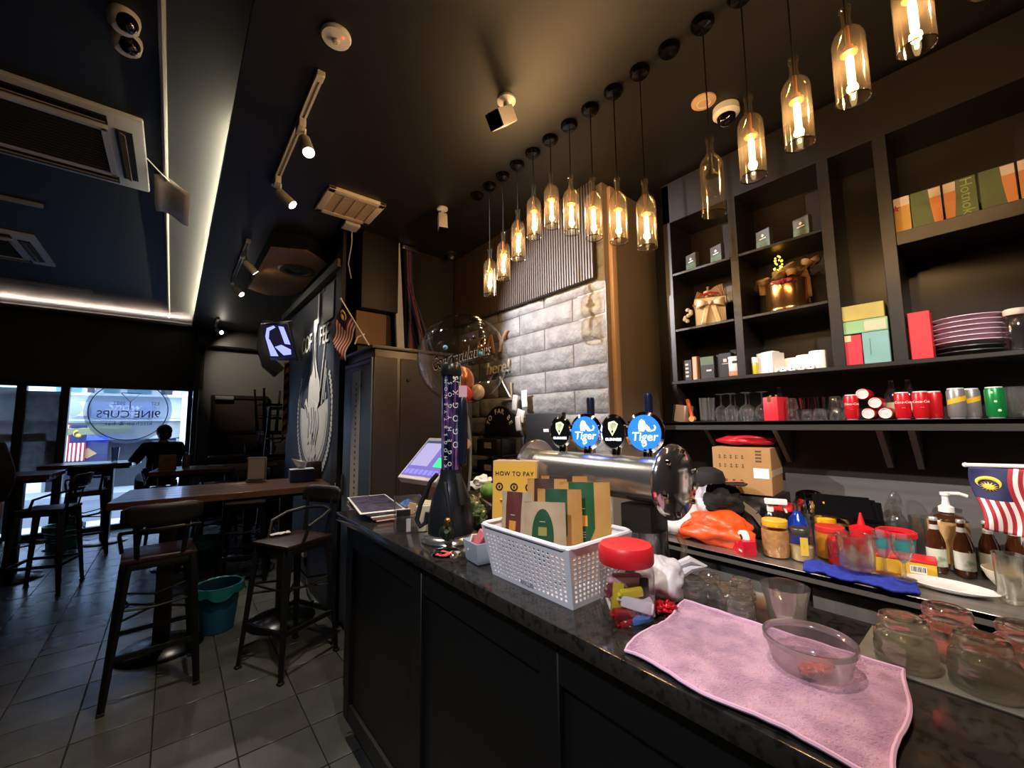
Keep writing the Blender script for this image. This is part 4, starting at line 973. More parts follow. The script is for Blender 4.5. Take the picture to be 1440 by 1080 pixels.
# balloon on a stick
bl = thing('clear_balloon', 'big clear balloon with black lettering and small balloons inside', 'balloon', (1.225, 1.9, 1.862))
obj('skin', B().lathe([(.25 * math.sin(PI * i / 24), -.25 * math.cos(PI * i / 24)) for i in range(25)], seg=48), G('balloon_film', '#faf9f7', '#d8d3cc', .04, .03, 3.0), bl)
cb_a = math.atan2(-1.9, -1.225)
wrap = []
tw_ = text('Congratulations', .066, m_paper, bl, (0, 0, 0), (0, 0, 0), shear=.3)
t_ = text('Congratulations', .066, m_ink, bl, (0, 0, 0), (0, 0, 0), shear=.3)
def on_ball(x, y, r=.2508, da=0): 
    a = cb_a + x / .25 + da; e = y / .25
    return Vector((r * math.cos(a) * math.cos(e), r * math.sin(a) * math.cos(e), r * math.sin(e)))
for v in t_.data.vertices:
    x, y = v.co.x * .75, v.co.y * 1.4; v.co = on_ball(x - .01, y + x * .28 - .02, .2515)
for v in tw_.data.vertices:
    x, y = v.co.x * .75, v.co.y * 1.4; v.co = on_ball(x - .013, y + x * .28 - .025, .2503)
b = B(); b.tube([on_ball(x / 100, -.062 + .28 * x / 100) for x in range(-15, 15, 2)], .0035, 5); obj('underline', b, m_ink, bl)
b = B()
for x, y, r in ((.06, .075, .011), (-.0, .05, .006), (-.13, -.06, .01), (.12, .0, .007), (.1, -.03, .006), (.05, -.06, .007), (.04, .06, .004), (.11, .07, .008), (-.02, -.09, .006), (.06, -.09, .005)):
    p = on_ball(x, y); b.ball(p, r, (1, 1, 1), 8)
obj('stars', b, m_ink, bl)
for c, r, mt, nm in (((.0, .02, -.12), .075, M('balloon_copper', '#b5704a', .25, .5), 'copper_balloon'), ((-.02, -.04, -.2), .045, M('balloon_red', '#d8443c', .3), 'red_balloon'), ((.07, -.04, -.185), .04, M('balloon_cream', '#d9c7a6', .3), 'cream_balloon'), ((-.07, -.03, -.19), .038, M('balloon_orange', '#e0703a', .3), 'orange_balloon')):
    obj(nm, B().ball(c, r, (1, 1, 1.12), 18), mt, bl)
b = B()
for x, y in ((-.09, .02), (.09, -.01)): b.ball(on_ball(x, y, .249), .013, seg=10)
obj('blue_dots', b, M('dot_blue', '#6fc6e6', .3), bl)
obj('neck', B().lathe([(.006, -.285), (.012, -.265), (.03, -.245), (.055, -.235)], seg=16), M('film_knot', '#d8cfc0', .3), bl, (.0, 0, 0), (0, 0, 0))
obj('stick', B().tube([(0, 0, -.25), (.02, -.02, -.34), (.035, -.02, -.45), (.035, -.02, -.6), (.03, 0, -.8)], .008, 8), M('stick_grey', '#8d8983', .4), bl)

# how-to-pay paper bag
hp = thing('paper_carrier', 'kraft paper stand with yellow HOW TO PAY face beside the basket', 'sign', (.975, 1.15, BZ), -1.0)
obj('bag', B().prism([(-.083, -.05, 0), (-.083, .06, 0), (-.081, .03, .312), (-.081, -.03, .312)], (.164, 0, 0)), M('kraft', '#c9ab80', .7, var=.12, vs_=14, bump=.15, bs=30), hp)
sl_ = lambda z: -.0515 + .02 * z / .312
obj('yellow_face', B().prism([(-.079, sl_(.01), .01), (.079, sl_(.01), .01), (.079, sl_(.308), .308), (-.079, sl_(.308), .308)], (0, -.0015, 0)), M('yellow_card', '#e0ac3e', .6), hp)
tl = math.atan(.02 / .312); ROT = (PI / 2 - tl, 0, 0)
text('HOW TO PAY', .021, m_ink, hp, (.0, sl_(.268) - .003, .268), ROT, sp=1.1)
for q in range(3):
    x = -.055 + .055 * q
    obj('icon', B().lathe([(.009, 0), (.014, 0), (.014, .001), (.009, .001), (.009, 0)], (x, sl_(.222) - .002, .222), 20, (PI / 2 - tl, 0, 0)).box((x, sl_(.222) - .003, .222), (.006, .001, .009)), m_ink, hp)
obj('phone', B().box((-.035, sl_(.06) - .003, .06), (.06, .001, .105), .0), m_ink, hp)
obj('yellow_pipe', B().tube([(-.05, sl_(.175) - .003, .178), (-.02, sl_(.175) - .003, .174), (-.012, sl_(.14) - .003, .13)], .006, 6), M('pipe_yellow', '#d2952a', .5), hp)

# perforated basket with coffee pouches
bk = thing('white_basket', 'white perforated plastic basket full of kraft pouches', 'basket', (.858, .855, BZ))
m_bk = M('basket_white', '#efeff6', .35)
bx, by, tx, ty, bh = .098, .158, .128, .175, .148
def lattice(p00, p10, p01, p11, nu, nv, f=.56, m0=.08, m1=.13):
    b = B(); p00, p10, p01, p11 = map(Vector, (p00, p10, p01, p11))
    P = lambda u, v: p00.lerp(p10, u).lerp(p01.lerp(p11, u), v)
    def q(u0, u1, v0, v1): b.fan([P(u0, v0), P(u1, v0), P(u1, v1), P(u0, v1)])
    e = .035
    q(0, 1, 0, m0); q(0, 1, 1 - m1, 1); q(0, e, m0, 1 - m1); q(1 - e, 1, m0, 1 - m1)
    du, dv = (1 - 2 * e) / nu, (1 - m0 - m1) / nv
    for i in range(nu):
        for j in range(nv):
            u0, v0 = e + i * du, m0 + j * dv; a, c = du * (1 - f) / 2, dv * (1 - f) / 2
            q(u0, u0 + du, v0, v0 + c); q(u0, u0 + du, v0 + dv - c, v0 + dv); q(u0, u0 + a, v0 + c, v0 + dv - c); q(u0 + du - a, u0 + du, v0 + c, v0 + dv - c)
    return b
for a, c, n in ((((-bx, by, 0), (-bx, -by, 0)), ((-tx, ty, bh), (-tx, -ty, bh)), 19), (((-bx, -by, 0), (bx, -by, 0)), ((-tx, -ty, bh), (tx, -ty, bh)), 13), (((bx, -by, 0), (bx, by, 0)), ((tx, -ty, bh), (tx, ty, bh)), 19), (((bx, by, 0), (-bx, by, 0)), ((tx, ty, bh), (-tx, ty, bh)), 13)):
    obj('lattice_wall', lattice(a[0], a[1], c[0], c[1], n, 10), m_bk, bk, solid=.003, smooth=0)
obj('floor', B().box((0, 0, .003), (bx * 2, by * 2, .006)), m_bk, bk)
obj('rim', B().tube([(-tx, -ty + .02, bh), (-tx + .006, -ty + .006, bh), (-tx + .02, -ty, bh), (tx - .02, -ty, bh), (tx - .006, -ty + .006, bh), (tx, -ty + .02, bh), (tx, ty - .02, bh), (tx - .006, ty - .006, bh), (tx - .02, ty, bh), (-tx + .02, ty, bh), (-tx + .006, ty - .006, bh), (-tx, ty - .02, bh)], .0065, 8, closed=True), m_bk, bk)
text('RM12.90', .014, M('pencil', '#8d8d96', .7), bk, (-bx - .007, -.0, .018), FX)
def pouch(label, x, y, rz, w_, h_, t_, col, lcol, kind, sticker, z=.008, tilt=0):
    p = thing('coffee_pouch', label, 'pouch', (x, y, BZ + z), 0, None, (tilt, 0, rz))
    def S(side):
        def f(u, v):
            ww = w_ * (1 - .04 * v); x_ = (u - .5) * ww; k_ = (1 - v) ** .7 if v < .86 else (.14 ** .7) * (1 - v) / .14
            return (x_, side * t_ * k_ * (1 - (2 * u - 1) ** 2 * .9) + .002 * noise.noise((u * 5, v * 6, rz + side)), v * h_)
        return f
    obj('bag', B().grid(S(-1), 12, 16).grid(S(1), 12, 16).grid(lambda u, v: ((u - .5) * w_, (2 * v - 1) * t_ * (1 - (2 * u - 1) ** 2 * .9), .0), 12, 3), M('pouch_' + col.strip('#'), col, .55, var=.1, vs_=20), p, smooth=60)
    F = S(-1)
    def lab(u, v): q = Vector(F(u, v)); q.y -= .0015; return q
    if kind == 'oval': obj('label', B().grid(lambda a, r: lab(.47 + .26 * r * math.cos(a * 2 * PI), .55 + .36 * r * math.sin(a * 2 * PI)), 24, 5), M('label_' + lcol.strip('#'), lcol, .5), p, label='oval printed label')
    else: obj('label', B().grid(lambda a, r: lab(.18 + .5 * a, 1 - r * (.62 - .0 * a) if False else 1 - r * (.48 + .2 * math.sin(PI * a))), 10, 10), M('label_' + lcol.strip('#'), lcol, .5), p)
    su, sv_ = (.47, .62) if kind == 'oval' else (.43, .6)
    def lab2(u, v): q = Vector(F(u, v)); q.y -= .0028; return q
    obj('sticker', B().grid(lambda a, r: lab2(su + (.11 if kind == 'strip' else .1) * (2 * a - 1), sv_ + .055 * (2 * r - 1)), 3, 3), M('sticker_' + sticker.strip('#'), sticker, .5), p)
    b = B()
    for q, dv in enumerate((-.12, -.145, -.17, .12)): b.grid(lambda a, r: lab2(su - .07 + .14 * a, sv_ + dv + .008 * r), 2, 1)
    obj('print', b, M('print_pale2', '#c9c3a8', .6), p)
K1, K2 = '#c08f4c', '#b9a588'
pouch('kraft pouch with big green label at the basket right', .935, .80, -.85, .15, .265, .03, '#c59650', '#15532c', 'strip', '#e0963a')
pouch('kraft pouch with dark brown label partly behind other pouches', .91, .93, -.95, .13, .265, .028, '#bd8f50', '#3b2418', 'strip', '#e9a33c')
pouch('kraft pouch standing at the back with brown top band', .955, .90, -.9, .15, .272, .02, '#b98546', '#33231b', 'strip', '#c7863c')
pouch('kraft pouch with green label behind the oval labelled one', .86, .83, -.9, .13, .25, .026, '#bf8c4a', '#164a2e', 'strip', '#b9a24a')
pouch('pale kraft pouch with oval green label at the basket front', .80, .83, -.95, .12, .20, .024, '#b8a182', '#164a2b', 'oval', '#8e8d45', .03)
pouch('pale narrow kraft pouch with maroon label at the basket left', .80, .945, -1.25, .11, .235, .03, '#b5a284', '#5c2b27', 'strip', '#c58a3c')

# small grey tray with pink packet
ty_ = thing('plastic_tray', 'pale blue grey plastic tray with cards beside the white basket', 'tray', (.80, 1.125, BZ), -.1)
obj('tray', B().lathe([(0, .003), (.05, .003), (.056, .012), (.066, .07), (.062, .07), (.052, .014), (0, .012)], seg=4, rot=(0, 0, PI / 4), sx=1, sy=1), M('tray_blue', '#a9b6c6', .4), ty_, smooth=20)
o = obj('packet', B().box((0, 0, 0), (.05, .03, .06), .003), M('packet_pink', '#c86a72', .5), loc=(.80, 1.12, BZ + .07), rot=(.4, .3, .2)); tag(o, 'small pink packet in the pale blue grey tray', 'packet')
o = obj('white_card', B().box((0, 0, 0), (.05, .004, .05), .001), m_paper, loc=(.785, 1.15, BZ + .06), rot=(.2, .2, .4)); tag(o, 'white card leaning in the pale blue grey tray', 'card')

# bag of greens and limes behind the tower
gb_ = thing('produce_bag', 'clear plastic bag of green leaves behind the beer tower', 'bag', (1.03, 1.56, BZ))
def blob(sx, sy, sz, amp, fr, ph, k2=.28):
    def f(u, v):
        a, p = u * 2 * PI, PI * v; r = 1 + amp * noise.noise((math.cos(a) * math.sin(p) * fr + ph, math.sin(a) * math.sin(p) * fr, math.cos(p) * fr)) + amp * k2 * noise.noise((math.cos(a) * math.sin(p) * fr * 2.6, math.sin(a) * math.sin(p) * fr * 2.6 + ph, math.cos(p) * fr * 2.6))
        z = -math.cos(p) * r
        return (sx * r * math.sin(p) * math.cos(a), sy * r * math.sin(p) * math.sin(a), sz * max(z, -.92) + sz * .92)
    return f
obj('film', B().grid(blob(.075, .12, .075, .35, 2.2, 4), 40, 24), G('bag_film', '#e6efe2', '#9fae9a', .12, .08, 1.6), gb_)
obj('leaves', B().grid(blob(.06, .1, .055, .6, 3, 9), 30, 18), M('leaf_green', '#5e7a4a', .5, var=.5, vs_=20), gb_)
for q, (x, y, z, c, lab) in enumerate(((1.12, 1.52, .148, '#6f9a3c', 'green avocado on the bag of greens behind the beer tower'),)):
    o = obj('avocado', B().ball((0, 0, 0), .034, (1.35, 1, .95), 18), M('avocado', c, .45, var=.3, vs_=12), loc=(x, y, BZ + z)); tag(o, lab, 'avocado')
o = obj('tissue_wad', B().grid(blob(.05, .045, .035, .5, 2.6, 2), 26, 16), m_paper, loc=(1.16, 1.63, BZ + .13)); tag(o, 'crumpled white tissue behind the green avocado', 'tissue')
o = obj('tissue_stand', B().box((0, 0, .06), (.14, .1, .13), .01), m_black, loc=(1.135, 1.64, BZ)); tag(o, 'low black box under the crumpled tissue', 'box')
o = obj('orange_clip', B().ball((0, 0, 0), .018, (1, 1, .8), 10), M('clip_orange', '#d9542a', .4), loc=(.985, 1.53, BZ + .142)); tag(o, 'small orange clip on the bag of greens', 'clip')

# horizontal steel tap tower with four lit badges
tt = thing('tap_tower', 'polished steel horizontal beer tap tower with four badges', 'beer tower', (1.08, .60, 1.334))
m_drum = M('drum_steel', '#c4c1bc', .24, .9, var=.1, vs_=5, stretch=(3, .2, 3))
RY = (-PI / 2, 0, 0)
obj('drum', B().lathe([(.066, 0), (.066, .56)], seg=40, rot=RY), m_drum, tt)
for y in (0, .56):
    s = -1 if y == 0 else 1
    fl_ = obj('end_flange', B().lathe([(.06, -.01), (.1, -.012), (.105, -.004), (.103, .006), (.09, .018), (.045, .026), (0, .028)], (0, y, 0), 40, (PI / 2 if s < 0 else -PI / 2, 0, 0)), M('mirror_steel', '#cac6c2', .12, .95), tt)
    for q in range(6):
        a = q * PI / 3 + .3; obj('bolt', B().lathe([(0, .012), (.007, .01), (.008, 0)], (.086 * math.cos(a), y + s * .014, .086 * math.sin(a)), 10, (PI / 2 if s < 0 else -PI / 2, 0, 0)), m_chrome, fl_)
for y in (.1, .46):
    obj('column', B().box((0, y, -.175), (.09, .1, .21), .006), M('column_dark', '#2a2826', .35, .4), tt)
m_gb = E_('badge_black', '#0c0d10', .5); m_tb = E_('badge_blue', '#1f56d8', 1.1); m_wh = E_('badge_white', '#eef2ff', 1.3); m_hg = E_('badge_gold', '#cfe09a', .9)
for q, y in enumerate((.425, .31, .195, .085)):
    tiger = q % 2 == 1
    f_ = obj('font', B().cyl((0, y, .06), (0, y, .095), .011, .009, 10).cyl((0, y - .016, .062), (0, y - .016, .09), .007, .007, 8), m_chrome, tt)
    r = .05 if tiger else .046; sq = 1.0 if tiger else .82
    R = Matrix.Rotation(.3, 3, 'Z') @ Matrix.Rotation(-PI / 2, 3, 'Y')
    cz = Vector((0, y, .135))
    obj('badge_housing', B().lathe([(0, -.035), (r * .5, -.032), (r * .9, -.018), (r * 1.14, -.004), (r * 1.16, .004), (r * .98, .011)], cz, 32, R, sx=1.08, sy=sq), m_chrome, tt)
    bd = obj('badge', B().lathe([(r * .98, .007), (r * .9, .009), (0, .011)], cz, 32, R, sx=1.08, sy=sq), m_tb if tiger else m_gb, tt)
    e0 = R @ Vector((0, 0, 1)); ang = math.atan2(e0.y, e0.x)
    rot = (PI / 2, 0, ang + PI / 2)
    right = Vector((math.cos(ang + PI / 2), math.sin(ang + PI / 2), 0))
    def PT(u, v, d=.0125): return cz + e0 * d + right * u + Vector((0, 0, v))
    if tiger:
        text('Tiger', .036, m_wh, bd, PT(0, -.012), rot, ext=.0008, shear=.15)
        obj('tiger_figure', B().prism([PT(*p) for p in ((-.014, .005), (-.016, .02), (-.012, .034), (-.006, .04), (.002, .036), (.006, .026), (.016, .016), (.022, .004), (.012, .004), (.004, .012), (0, .004))], e0 * .001).tube([PT(.02, .006, .013), PT(.03, .008, .013), (PT(.034, .016, .013)), PT(.03, .022, .013)], .002, 6), m_wh, bd)
        obj('tail_swash', B().tube([PT(0, -.024, .013), PT(.006, -.034, .013), PT(-.003, -.04, .013), PT(-.006, -.034, .013)], .002, 6), m_wh, bd)
        obj('tap_handle', B().lathe([(0, 0), (.009, 0), (.012, .02), (.014, .1), (.012, .108), (0, .11)], (.035, y + .006, .085 + .06), 14), M('handle_navy', '#151a30', .3), tt)
    else:
        text('GUINNESS', .0122, m_wh, bd, PT(0, -.022), rot, ext=.0008, sx=.92)
        obj('harp', B().tube([PT(-.012, .03, .013), PT(-.012, .012, .013), PT(-.002, -.008, .013), PT(.008, .012, .013), PT(.014, .026, .013), PT(.004, .034, .013), PT(-.012, .03, .013)], .0028, 6), m_hg, bd)
        b = B()
        for w_ in range(4): b.tube([PT(-.008 + .005 * w_, .03, .013), PT(-.006 + .0035 * w_, .006, .013)], .0009, 5)
        obj('strings', b, m_hg, bd)
    obj('tap_spout', B().tube([(-.06, y, -.02), (-.085, y, -.022), (-.1, y, -.04), (-.1, y, -.1)], .009, 8), m_chrome, tt) if False else None

# candy jar
cj = thing('sweet_jar', 'big clear plastic jar with bright red screw lid full of sweets', 'jar', (.822, .585, BZ))
obj('jar', B().lathe([(0, .004), (.05, .003), (.058, .012), (.061, .03), (.061, .112), (.054, .124), (.05, .13)], seg=32), G('jar_plastic', '#faf8f9', '#d4ced1', .07, .05, 2.6, .04), cj)
obj('lid', B().lathe([(.05, .126), (.06, .126), (.062, .13), (.062, .158), (.057, .166), (0, .168)], seg=48), M('lid_red', '#d3232a', .4, bump=.0), cj)
swm = [('yellow', '#d8c02e', (-.03, -.01, .05), (.024, .02, .07), 'yellow sweet packet standing in the jar'), ('white', '#e8e4e8', (.01, -.035, .045), (.07, .02, .025), 'largest white wrapped sweet at the front of the jar'), ('red', '#8d1620', (-.025, -.035, .026), (.05, .02, .022), 'dark red wrapped sweet low in the jar'), ('bright', '#d6202c', (-.01, -.03, .012), (.05, .022, .016), 'bright red wrapped sweet at the jar bottom'), ('blue', '#3f7fd0', (.022, -.032, .014), (.05, .02, .018), 'blue wrapped sweet at the jar bottom'), ('black', '#2c2430', (.036, -.018, .072), (.02, .016, .045), 'black wrapped sweet high in the jar at the right'), ('pink', '#d3a6b4', (.0, .0, .085), (.07, .03, .026), 'pink wrapped sweet on top of the heap in the jar'), ('pale', '#d9d6e6', (.036, -.03, .035), (.03, .02, .04), 'pale lilac wrapped sweet at the jar right side'), ('lemon', '#e2cf3a', (.0, -.03, .068), (.05, .016, .018), 'lemon wrapped sweet lying across the jar'), ('wine', '#7c2436', (-.012, .01, .062), (.06, .04, .026), 'wine red wrapped sweet in the middle of the jar'), ('cream', '#efe6da', (.01, .02, .03), (.08, .05, .04), 'cream wrapped sweet at the back of the jar')]
for nme, c, p, d, lab in swm:
    R = Matrix.Rotation(-.62, 3, 'Z'); v = R @ Vector((p[0] * .9, p[1] * .95, p[2])); 
    o = obj('wrapped_sweet', B().box((0, 0, 0), d, min(d) * .3).bar((-d[0] * .62, 0, 0), (-d[0] * .45, 0, 0), d[1] * .9, .003, d[1] * .4, .003) if d[0] > d[2] else B().box((0, 0, 0), d, min(d) * .25), M('sweet_' + nme, c, .3), loc=Vector((.822, .585, BZ)) + v, rot=(random.uniform(-.2, .2), random.uniform(-.25, .25), -.62 + random.uniform(-.3, .3)))
    tag(o, lab, 'sweet', 'sweets in the red lidded jar')
o = obj('candy_wrapper', B().grid(blob(.026, .024, .012, .8, 3.5, 7), 24, 14), M('foil_red', '#c0202c', .25, .6), loc=(.915, .545, BZ)); tag(o, 'crumpled shiny red wrapper on the bar beside the jar', 'wrapper')
wb = thing('white_plastic_bag', 'crumpled white plastic bag behind the red lidded jar', 'bag', (.985, .60, BZ))
obj('bag', B().grid(blob(.065, .06, .048, .4, 1.8, 12), 44, 28), M('bag_white', '#dedade', .35, alpha=.85), wb, smooth=180)
obj('handle', B().tube([(.03, -.02, .07), (.06, -.05, .09), (.09, -.07, .075), (.06, -.05, .07), (.02, -.03, .05)], .011, 8), M('bag_white', '#dedade', .35), wb)
jg = thing('glass_jug', 'clear glass jug with handle between the jar and the orange bag', 'jug', (1.065, .69, BZ), -.9)
obj('jug', B().lathe([(0, .006), (.045, .004), (.05, .015), (.056, .08), (.06, .14), (.057, .14), (.052, .08), (.046, .018), (0, .016)], seg=32), m_shelfg, jg)
obj('handle', B().tube([(.056, 0, .125), (.09, 0, .125), (.105, 0, .095), (.1, 0, .05), (.085, 0, .025), (.06, 0, .022)], .009, 8), m_shelfg, jg)

# towel, tub and glasses
tw = thing('pink_towel', 'pink terry towel spread flat on the bar top', 'towel', (0, 0, BZ))
A_, B_, C_, D_ = Vector((.692, .505, 0)), Vector((.982, .528, 0)), Vector((.997, .142, 0)), Vector((.682, .118, 0))
def tf(u, v):
    p = A_.lerp(B_, u).lerp(D_.lerp(C_, u), v)
    e = min(u, 1 - u, v, 1 - v)
    p.x += .006 * math.sin(v * 9 + 1) * (1 - u); p.y += .006 * math.sin(u * 8)
    n_ = noise.noise((p.x * 11, p.y * 11, 3)); m_ = noise.noise((p.x * 60, p.y * 60, 1)); k_ = noise.noise((p.x * 170, p.y * 170, 5))
    p.z = .006 + .004 * (n_ + .6) + .0017 * m_ + .0014 * k_ + (.003 if e < .02 else 0)
    if u < .02: p.z -= .0015
    return p
m_tow = M('towel_pink', '#d4a0bb', .9, var=.35, vs_=20, col2='#b27f9f', thr=(.4, .6), bump=.8, bs=260, sheen=.4)
obj('cloth', B().grid(tf, 120, 150), m_tow, tw, smooth=180)
hem = [tf(u / 20, 0) for u in range(21)] + [tf(1, v / 20) for v in range(1, 21)] + [tf(1 - u / 20, 1) for u in range(1, 21)] + [tf(0, 1 - v / 20) for v in range(1, 20)]
obj('hem', B().tube(hem, .0035, 6, closed=True), M('towel_hem', '#d9aec9', .8), tw)
tub = thing('plastic_tub', 'round clear plastic tub with red bits on the pink towel', 'tub', (.89, .255, BZ + .011))
obj('tub', B().lathe([(0, .002), (.054, .001), (.058, .006), (.067, .042), (.07, .045), (.07, .049), (.066, .049), (.0655, .044), (.056, .008), (0, .005)], seg=48), G('tub_plastic', '#faf8fa', '#e2dce2', .08, .1, 2.2, .1), tub)
obj('rim_band', B().lathe([(.066, .04), (.0705, .043), (.0705, .051), (.0665, .051)], seg=48), G('tub_rim', '#e9e6ea', '#cfcad0', .18, .1, 1.2, .35), tub)
for q, (x, y, sx_) in enumerate(((-.035, -.005, .018), (-.012, -.022, .016), (.012, -.02, .02), (-.02, -.01, .012))):
    o = obj('red_wrapper', B().grid(blob(.017, .012, .006, .7, 3, q * 3), 16, 10), M('wrap_red', '#9c2228', .35), loc=(.89 + x, .255 + y, BZ + .0175)); tag(o, ['torn red wrapper piece farthest left in the clear tub', 'red wrapper piece at the front of the clear tub', 'largest red wrapper piece at the right in the clear tub', 'smallest red wrapper piece in the middle of the clear tub'][q], 'wrapper', 'red wrappers in the clear tub')

mat_ = thing('bar_mat', 'flat beige rubber mat under the upturned heavy glasses', 'mat', (1.09, -.08, BZ))
obj('mat', B().box((0, 0, .002), (.19, .6, .004), .001), M('mat_beige', '#77736a', .6, var=.2, vs_=30), mat_)
pc = thing('pink_cloth', 'coral pink cloth along the back edge of the bar behind the heavy glasses', 'cloth', (1.175, -.08, BZ + .004))
obj('cloth', B().grid(lambda u, v: ((u - .5) * .06, (v - .5) * .5, .003 + .0015 * noise.noise((u * 8, v * 14, 2))), 14, 30), M('cloth_coral', '#d87a7c', .8), pc, solid=.003)
def tumbler(label, x, y, r, h, group=None, z=BZ, mat=None, seg=26, nm='upturned_glass'):
    """heavy glass standing upside down"""
    t = thing(nm, label, 'glass', (x, y, z), 0, group)
    obj('glass', B().lathe([(r * .98, 0), (r, .003), (r * 1.03, h * .1), (r * .985, h * .14), (r * 1.03, h * .2), (r * 1.03, h * .36), (r * .99, h * .41), (r * 1.0, h * .46), (r * .97, h * .6), (r * .88, h * .68), (r * .74, h * .73), (r * .72, h * .77), (r * .82, h * .83), (r * .82, h * .93), (r * .72, h), (r * .4, h * 1.0), (r * .3, h * .965), (0, h * .96)], seg=seg).lathe([(r * .9, .0), (r * .93, h * .35), (r * .8, h * .58), (r * .5, h * .66), (0, h * .66)], seg=seg), mat or m_glassd, t)
    obj('base_ring', B().lathe([(r * .7, h * .985), (r * .76, h * 1.0), (r * .72, h * 1.015), (r * .62, h * 1.0), (r * .7, h * .985)], seg=seg), m_glassd, t)
    return t
for q, (x, y) in enumerate(((1.045, .15), (1.045, .055), (1.045, -.04), (1.135, .1), (1.135, .008), (1.045, -.135))):
    tumbler(['upturned heavy glass nearest the towel corner', 'second upturned heavy glass along the front row', 'third upturned heavy glass along the front row', 'upturned heavy glass in the back row on the pink cloth', 'second upturned heavy glass in the back row', 'upturned heavy glass at the right edge of the row'][q], x, y, .043, .082, 'upturned heavy glasses', BZ + (.010 if q in (3, 4) else .004), m_heavy)
for q, (x, y) in enumerate(((1.03, .535), (1.09, .525), (1.055, .462), (1.115, .455), (1.015, .42))):
    tumbler('small upturned glass, %s of five behind the towel' % ORD[q], x, y, .03, .052, 'small upturned glasses behind the towel', BZ, m_shelfg)
gl_ = thing('open_glass', 'wide clear glass with handle standing open behind the plastic tub', 'glass', (1.04, .335, BZ))
obj('glass', B().lathe([(0, .006), (.03, .003), (.034, .012), (.037, .05), (.045, .085), (.0465, .09), (.044, .09), (.034, .05), (.03, .016), (0, .014)], seg=32), m_shelfg, gl_)
obj('handle', B().tube([(-.037, .0, .075), (-.02, .01, .08), (-.012, .01, .06), (-.03, 0, .04)], .005, 8), m_shelfg, gl_)
# ------------------------------------------------------------------ steel back counter
CT = .85
ct = thing('steel_counter', 'long stainless steel counter with fridge doors along the back wall', 'counter', (2.135, 1.2, 0))
m_cs = M('counter_steel', '#b5afa9', .32, .85, var=.25, vs_=5, stretch=(6, .5, 1), bump=.05, bs=60)
m_fd = M('fridge_steel', '#8a8683', .42, .75, var=.2, vs_=4, stretch=(1, 6, 1))
obj('top', B().box((.33, -.85, CT - .012), (.66, 1.98, .024), .003), m_cs, ct)
obj('front_lip', B().box((.004, -.85, CT - .022), (.008, 1.98, .042), .002), m_cs, ct)
obj('carcass', B().box((.37, -.95, .42), (.58, 1.76, .78)), M('carcass_black', '#121212', .5), ct)
for a, c in ((.06, .43), (.6, 1.02), (1.12, 1.6)):
    dr = obj('door', B().box((.068, -(a + c) / 2, .53), (.03, c - a, .5), .004), m_fd, ct)
    obj('door_recess', B().box((.052, -(a + c) / 2, .79), (.006, c - a, .015)), m_ink, dr)
obj('shelf', B().box((.2, .06, .66), (.3, .14, .012)).box((.2, .06, .5), (.3, .14, .012)), m_cs, ct)
obj('backsplash', B().box((.652, -.85, .95), (.01, 1.98, .2)), m_cs, ct)

def jar(name, label, x, y, r, h, lidcol, fill, cat='jar', z=CT, body='#efe9e2', lidh=.03, fillh=.75):
    t = thing(name, label, cat, (x, y, z))
    obj('jar', B().lathe([(0, .004), (r * .85, .002), (r, .012), (r * 1.02, h * .5), (r, h * .85), (r * .82, h * .92), (r * .8, h - lidh * .6)], seg=28), G('jar_clear', '#faf9f6', '#cfcac2', .07, .05, 2.6, .03), t)
    if fill: obj('contents', B().lathe([(0, .008), (r * .92, .008), (r * .985, h * .2), (r * .985, h * fillh), (0, h * fillh * 1.02)], seg=24), fill, t)
    obj('lid', B().lathe([(r * .86, h - lidh), (r * .92, h - lidh), (r * .93, h - .003), (r * .88, h), (0, h)], seg=32), lidcol, t)
    return t
m_ylid = M('lid_yellow', '#e3a92c', .4)
jar('peanut_jar', 'clear jar of tan snacks with yellow screw lid on the steel counter', 2.27, .755, .058, .175, m_ylid, M('snack_tan', '#c9925a', .7, var=.35, vs_=30, bump=.5, bs=50), fillh=.72)
j2 = jar('spice_jar', 'small glass jar with dark metal lid and yellow label', 2.29, .655, .046, .15, M('lid_dark', '#5c564e', .3, .7), M('spice_brown', '#b39a6c', .7), fillh=.45)
obj('label', B().box((-.04, -.022, .075), (.002, .03, .08), rot=(0, 0, .5)), M('label_yellow', '#d6b23c', .5), j2)
jar('sauce_jar', 'jar of amber sauce with red lid beside the mustard bottle', 2.43, .575, .062, .15, M('lid_red2', '#c4312a', .4), M('amber', '#c98a2e', .3), fillh=.8)
def squeeze(label, x, y, col, r=.042, h=.15):
    t = thing('squeeze_bottle', label, 'bottle', (x, y, CT)); m = M('squeeze_' + col.strip('#'), col, .4)
    obj('body', B().lathe([(0, .0), (r * .95, .0), (r, .006), (r, h * .8), (r * .96, h * .84), (0, h * .84)], seg=24), m, t)
    obj('cap', B().lathe([(r * 1.04, h * .82), (r * 1.05, h * .95), (r * .6, h * 1.02), (r * .34, h * 1.05), (r * .3, h * 1.12), (.004, h * 1.45), (0, h * 1.46)], seg=24), m, t)
squeeze('yellow mustard squeeze bottle with pointed cap', 2.6, .632, '#dfa41f', .044, .16)
squeeze('red ketchup squeeze bottle with pointed cap', 2.58, .485, '#c4141c', .046, .14)
bb = thing('blue_flask', 'deep blue round flask with silver cap behind the small jar', 'bottle', (2.52, .73, CT))
obj('flask', B().lathe([(0, 0), (.042, .002), (.05, .05), (.048, .11), (.035, .15), (.018, .17), (.016, .19)], seg=26), M('flask_blue', '#1b3fb0', .15, .3), bb); obj('cap', B().lathe([(.018, .185), (.019, .215), (0, .218)], seg=18), m_steel, bb)
sp = thing('spray_bottle', 'clear spray bottle with white trigger behind the yellow lidded jar', 'bottle', (2.42, .82, CT), .4)
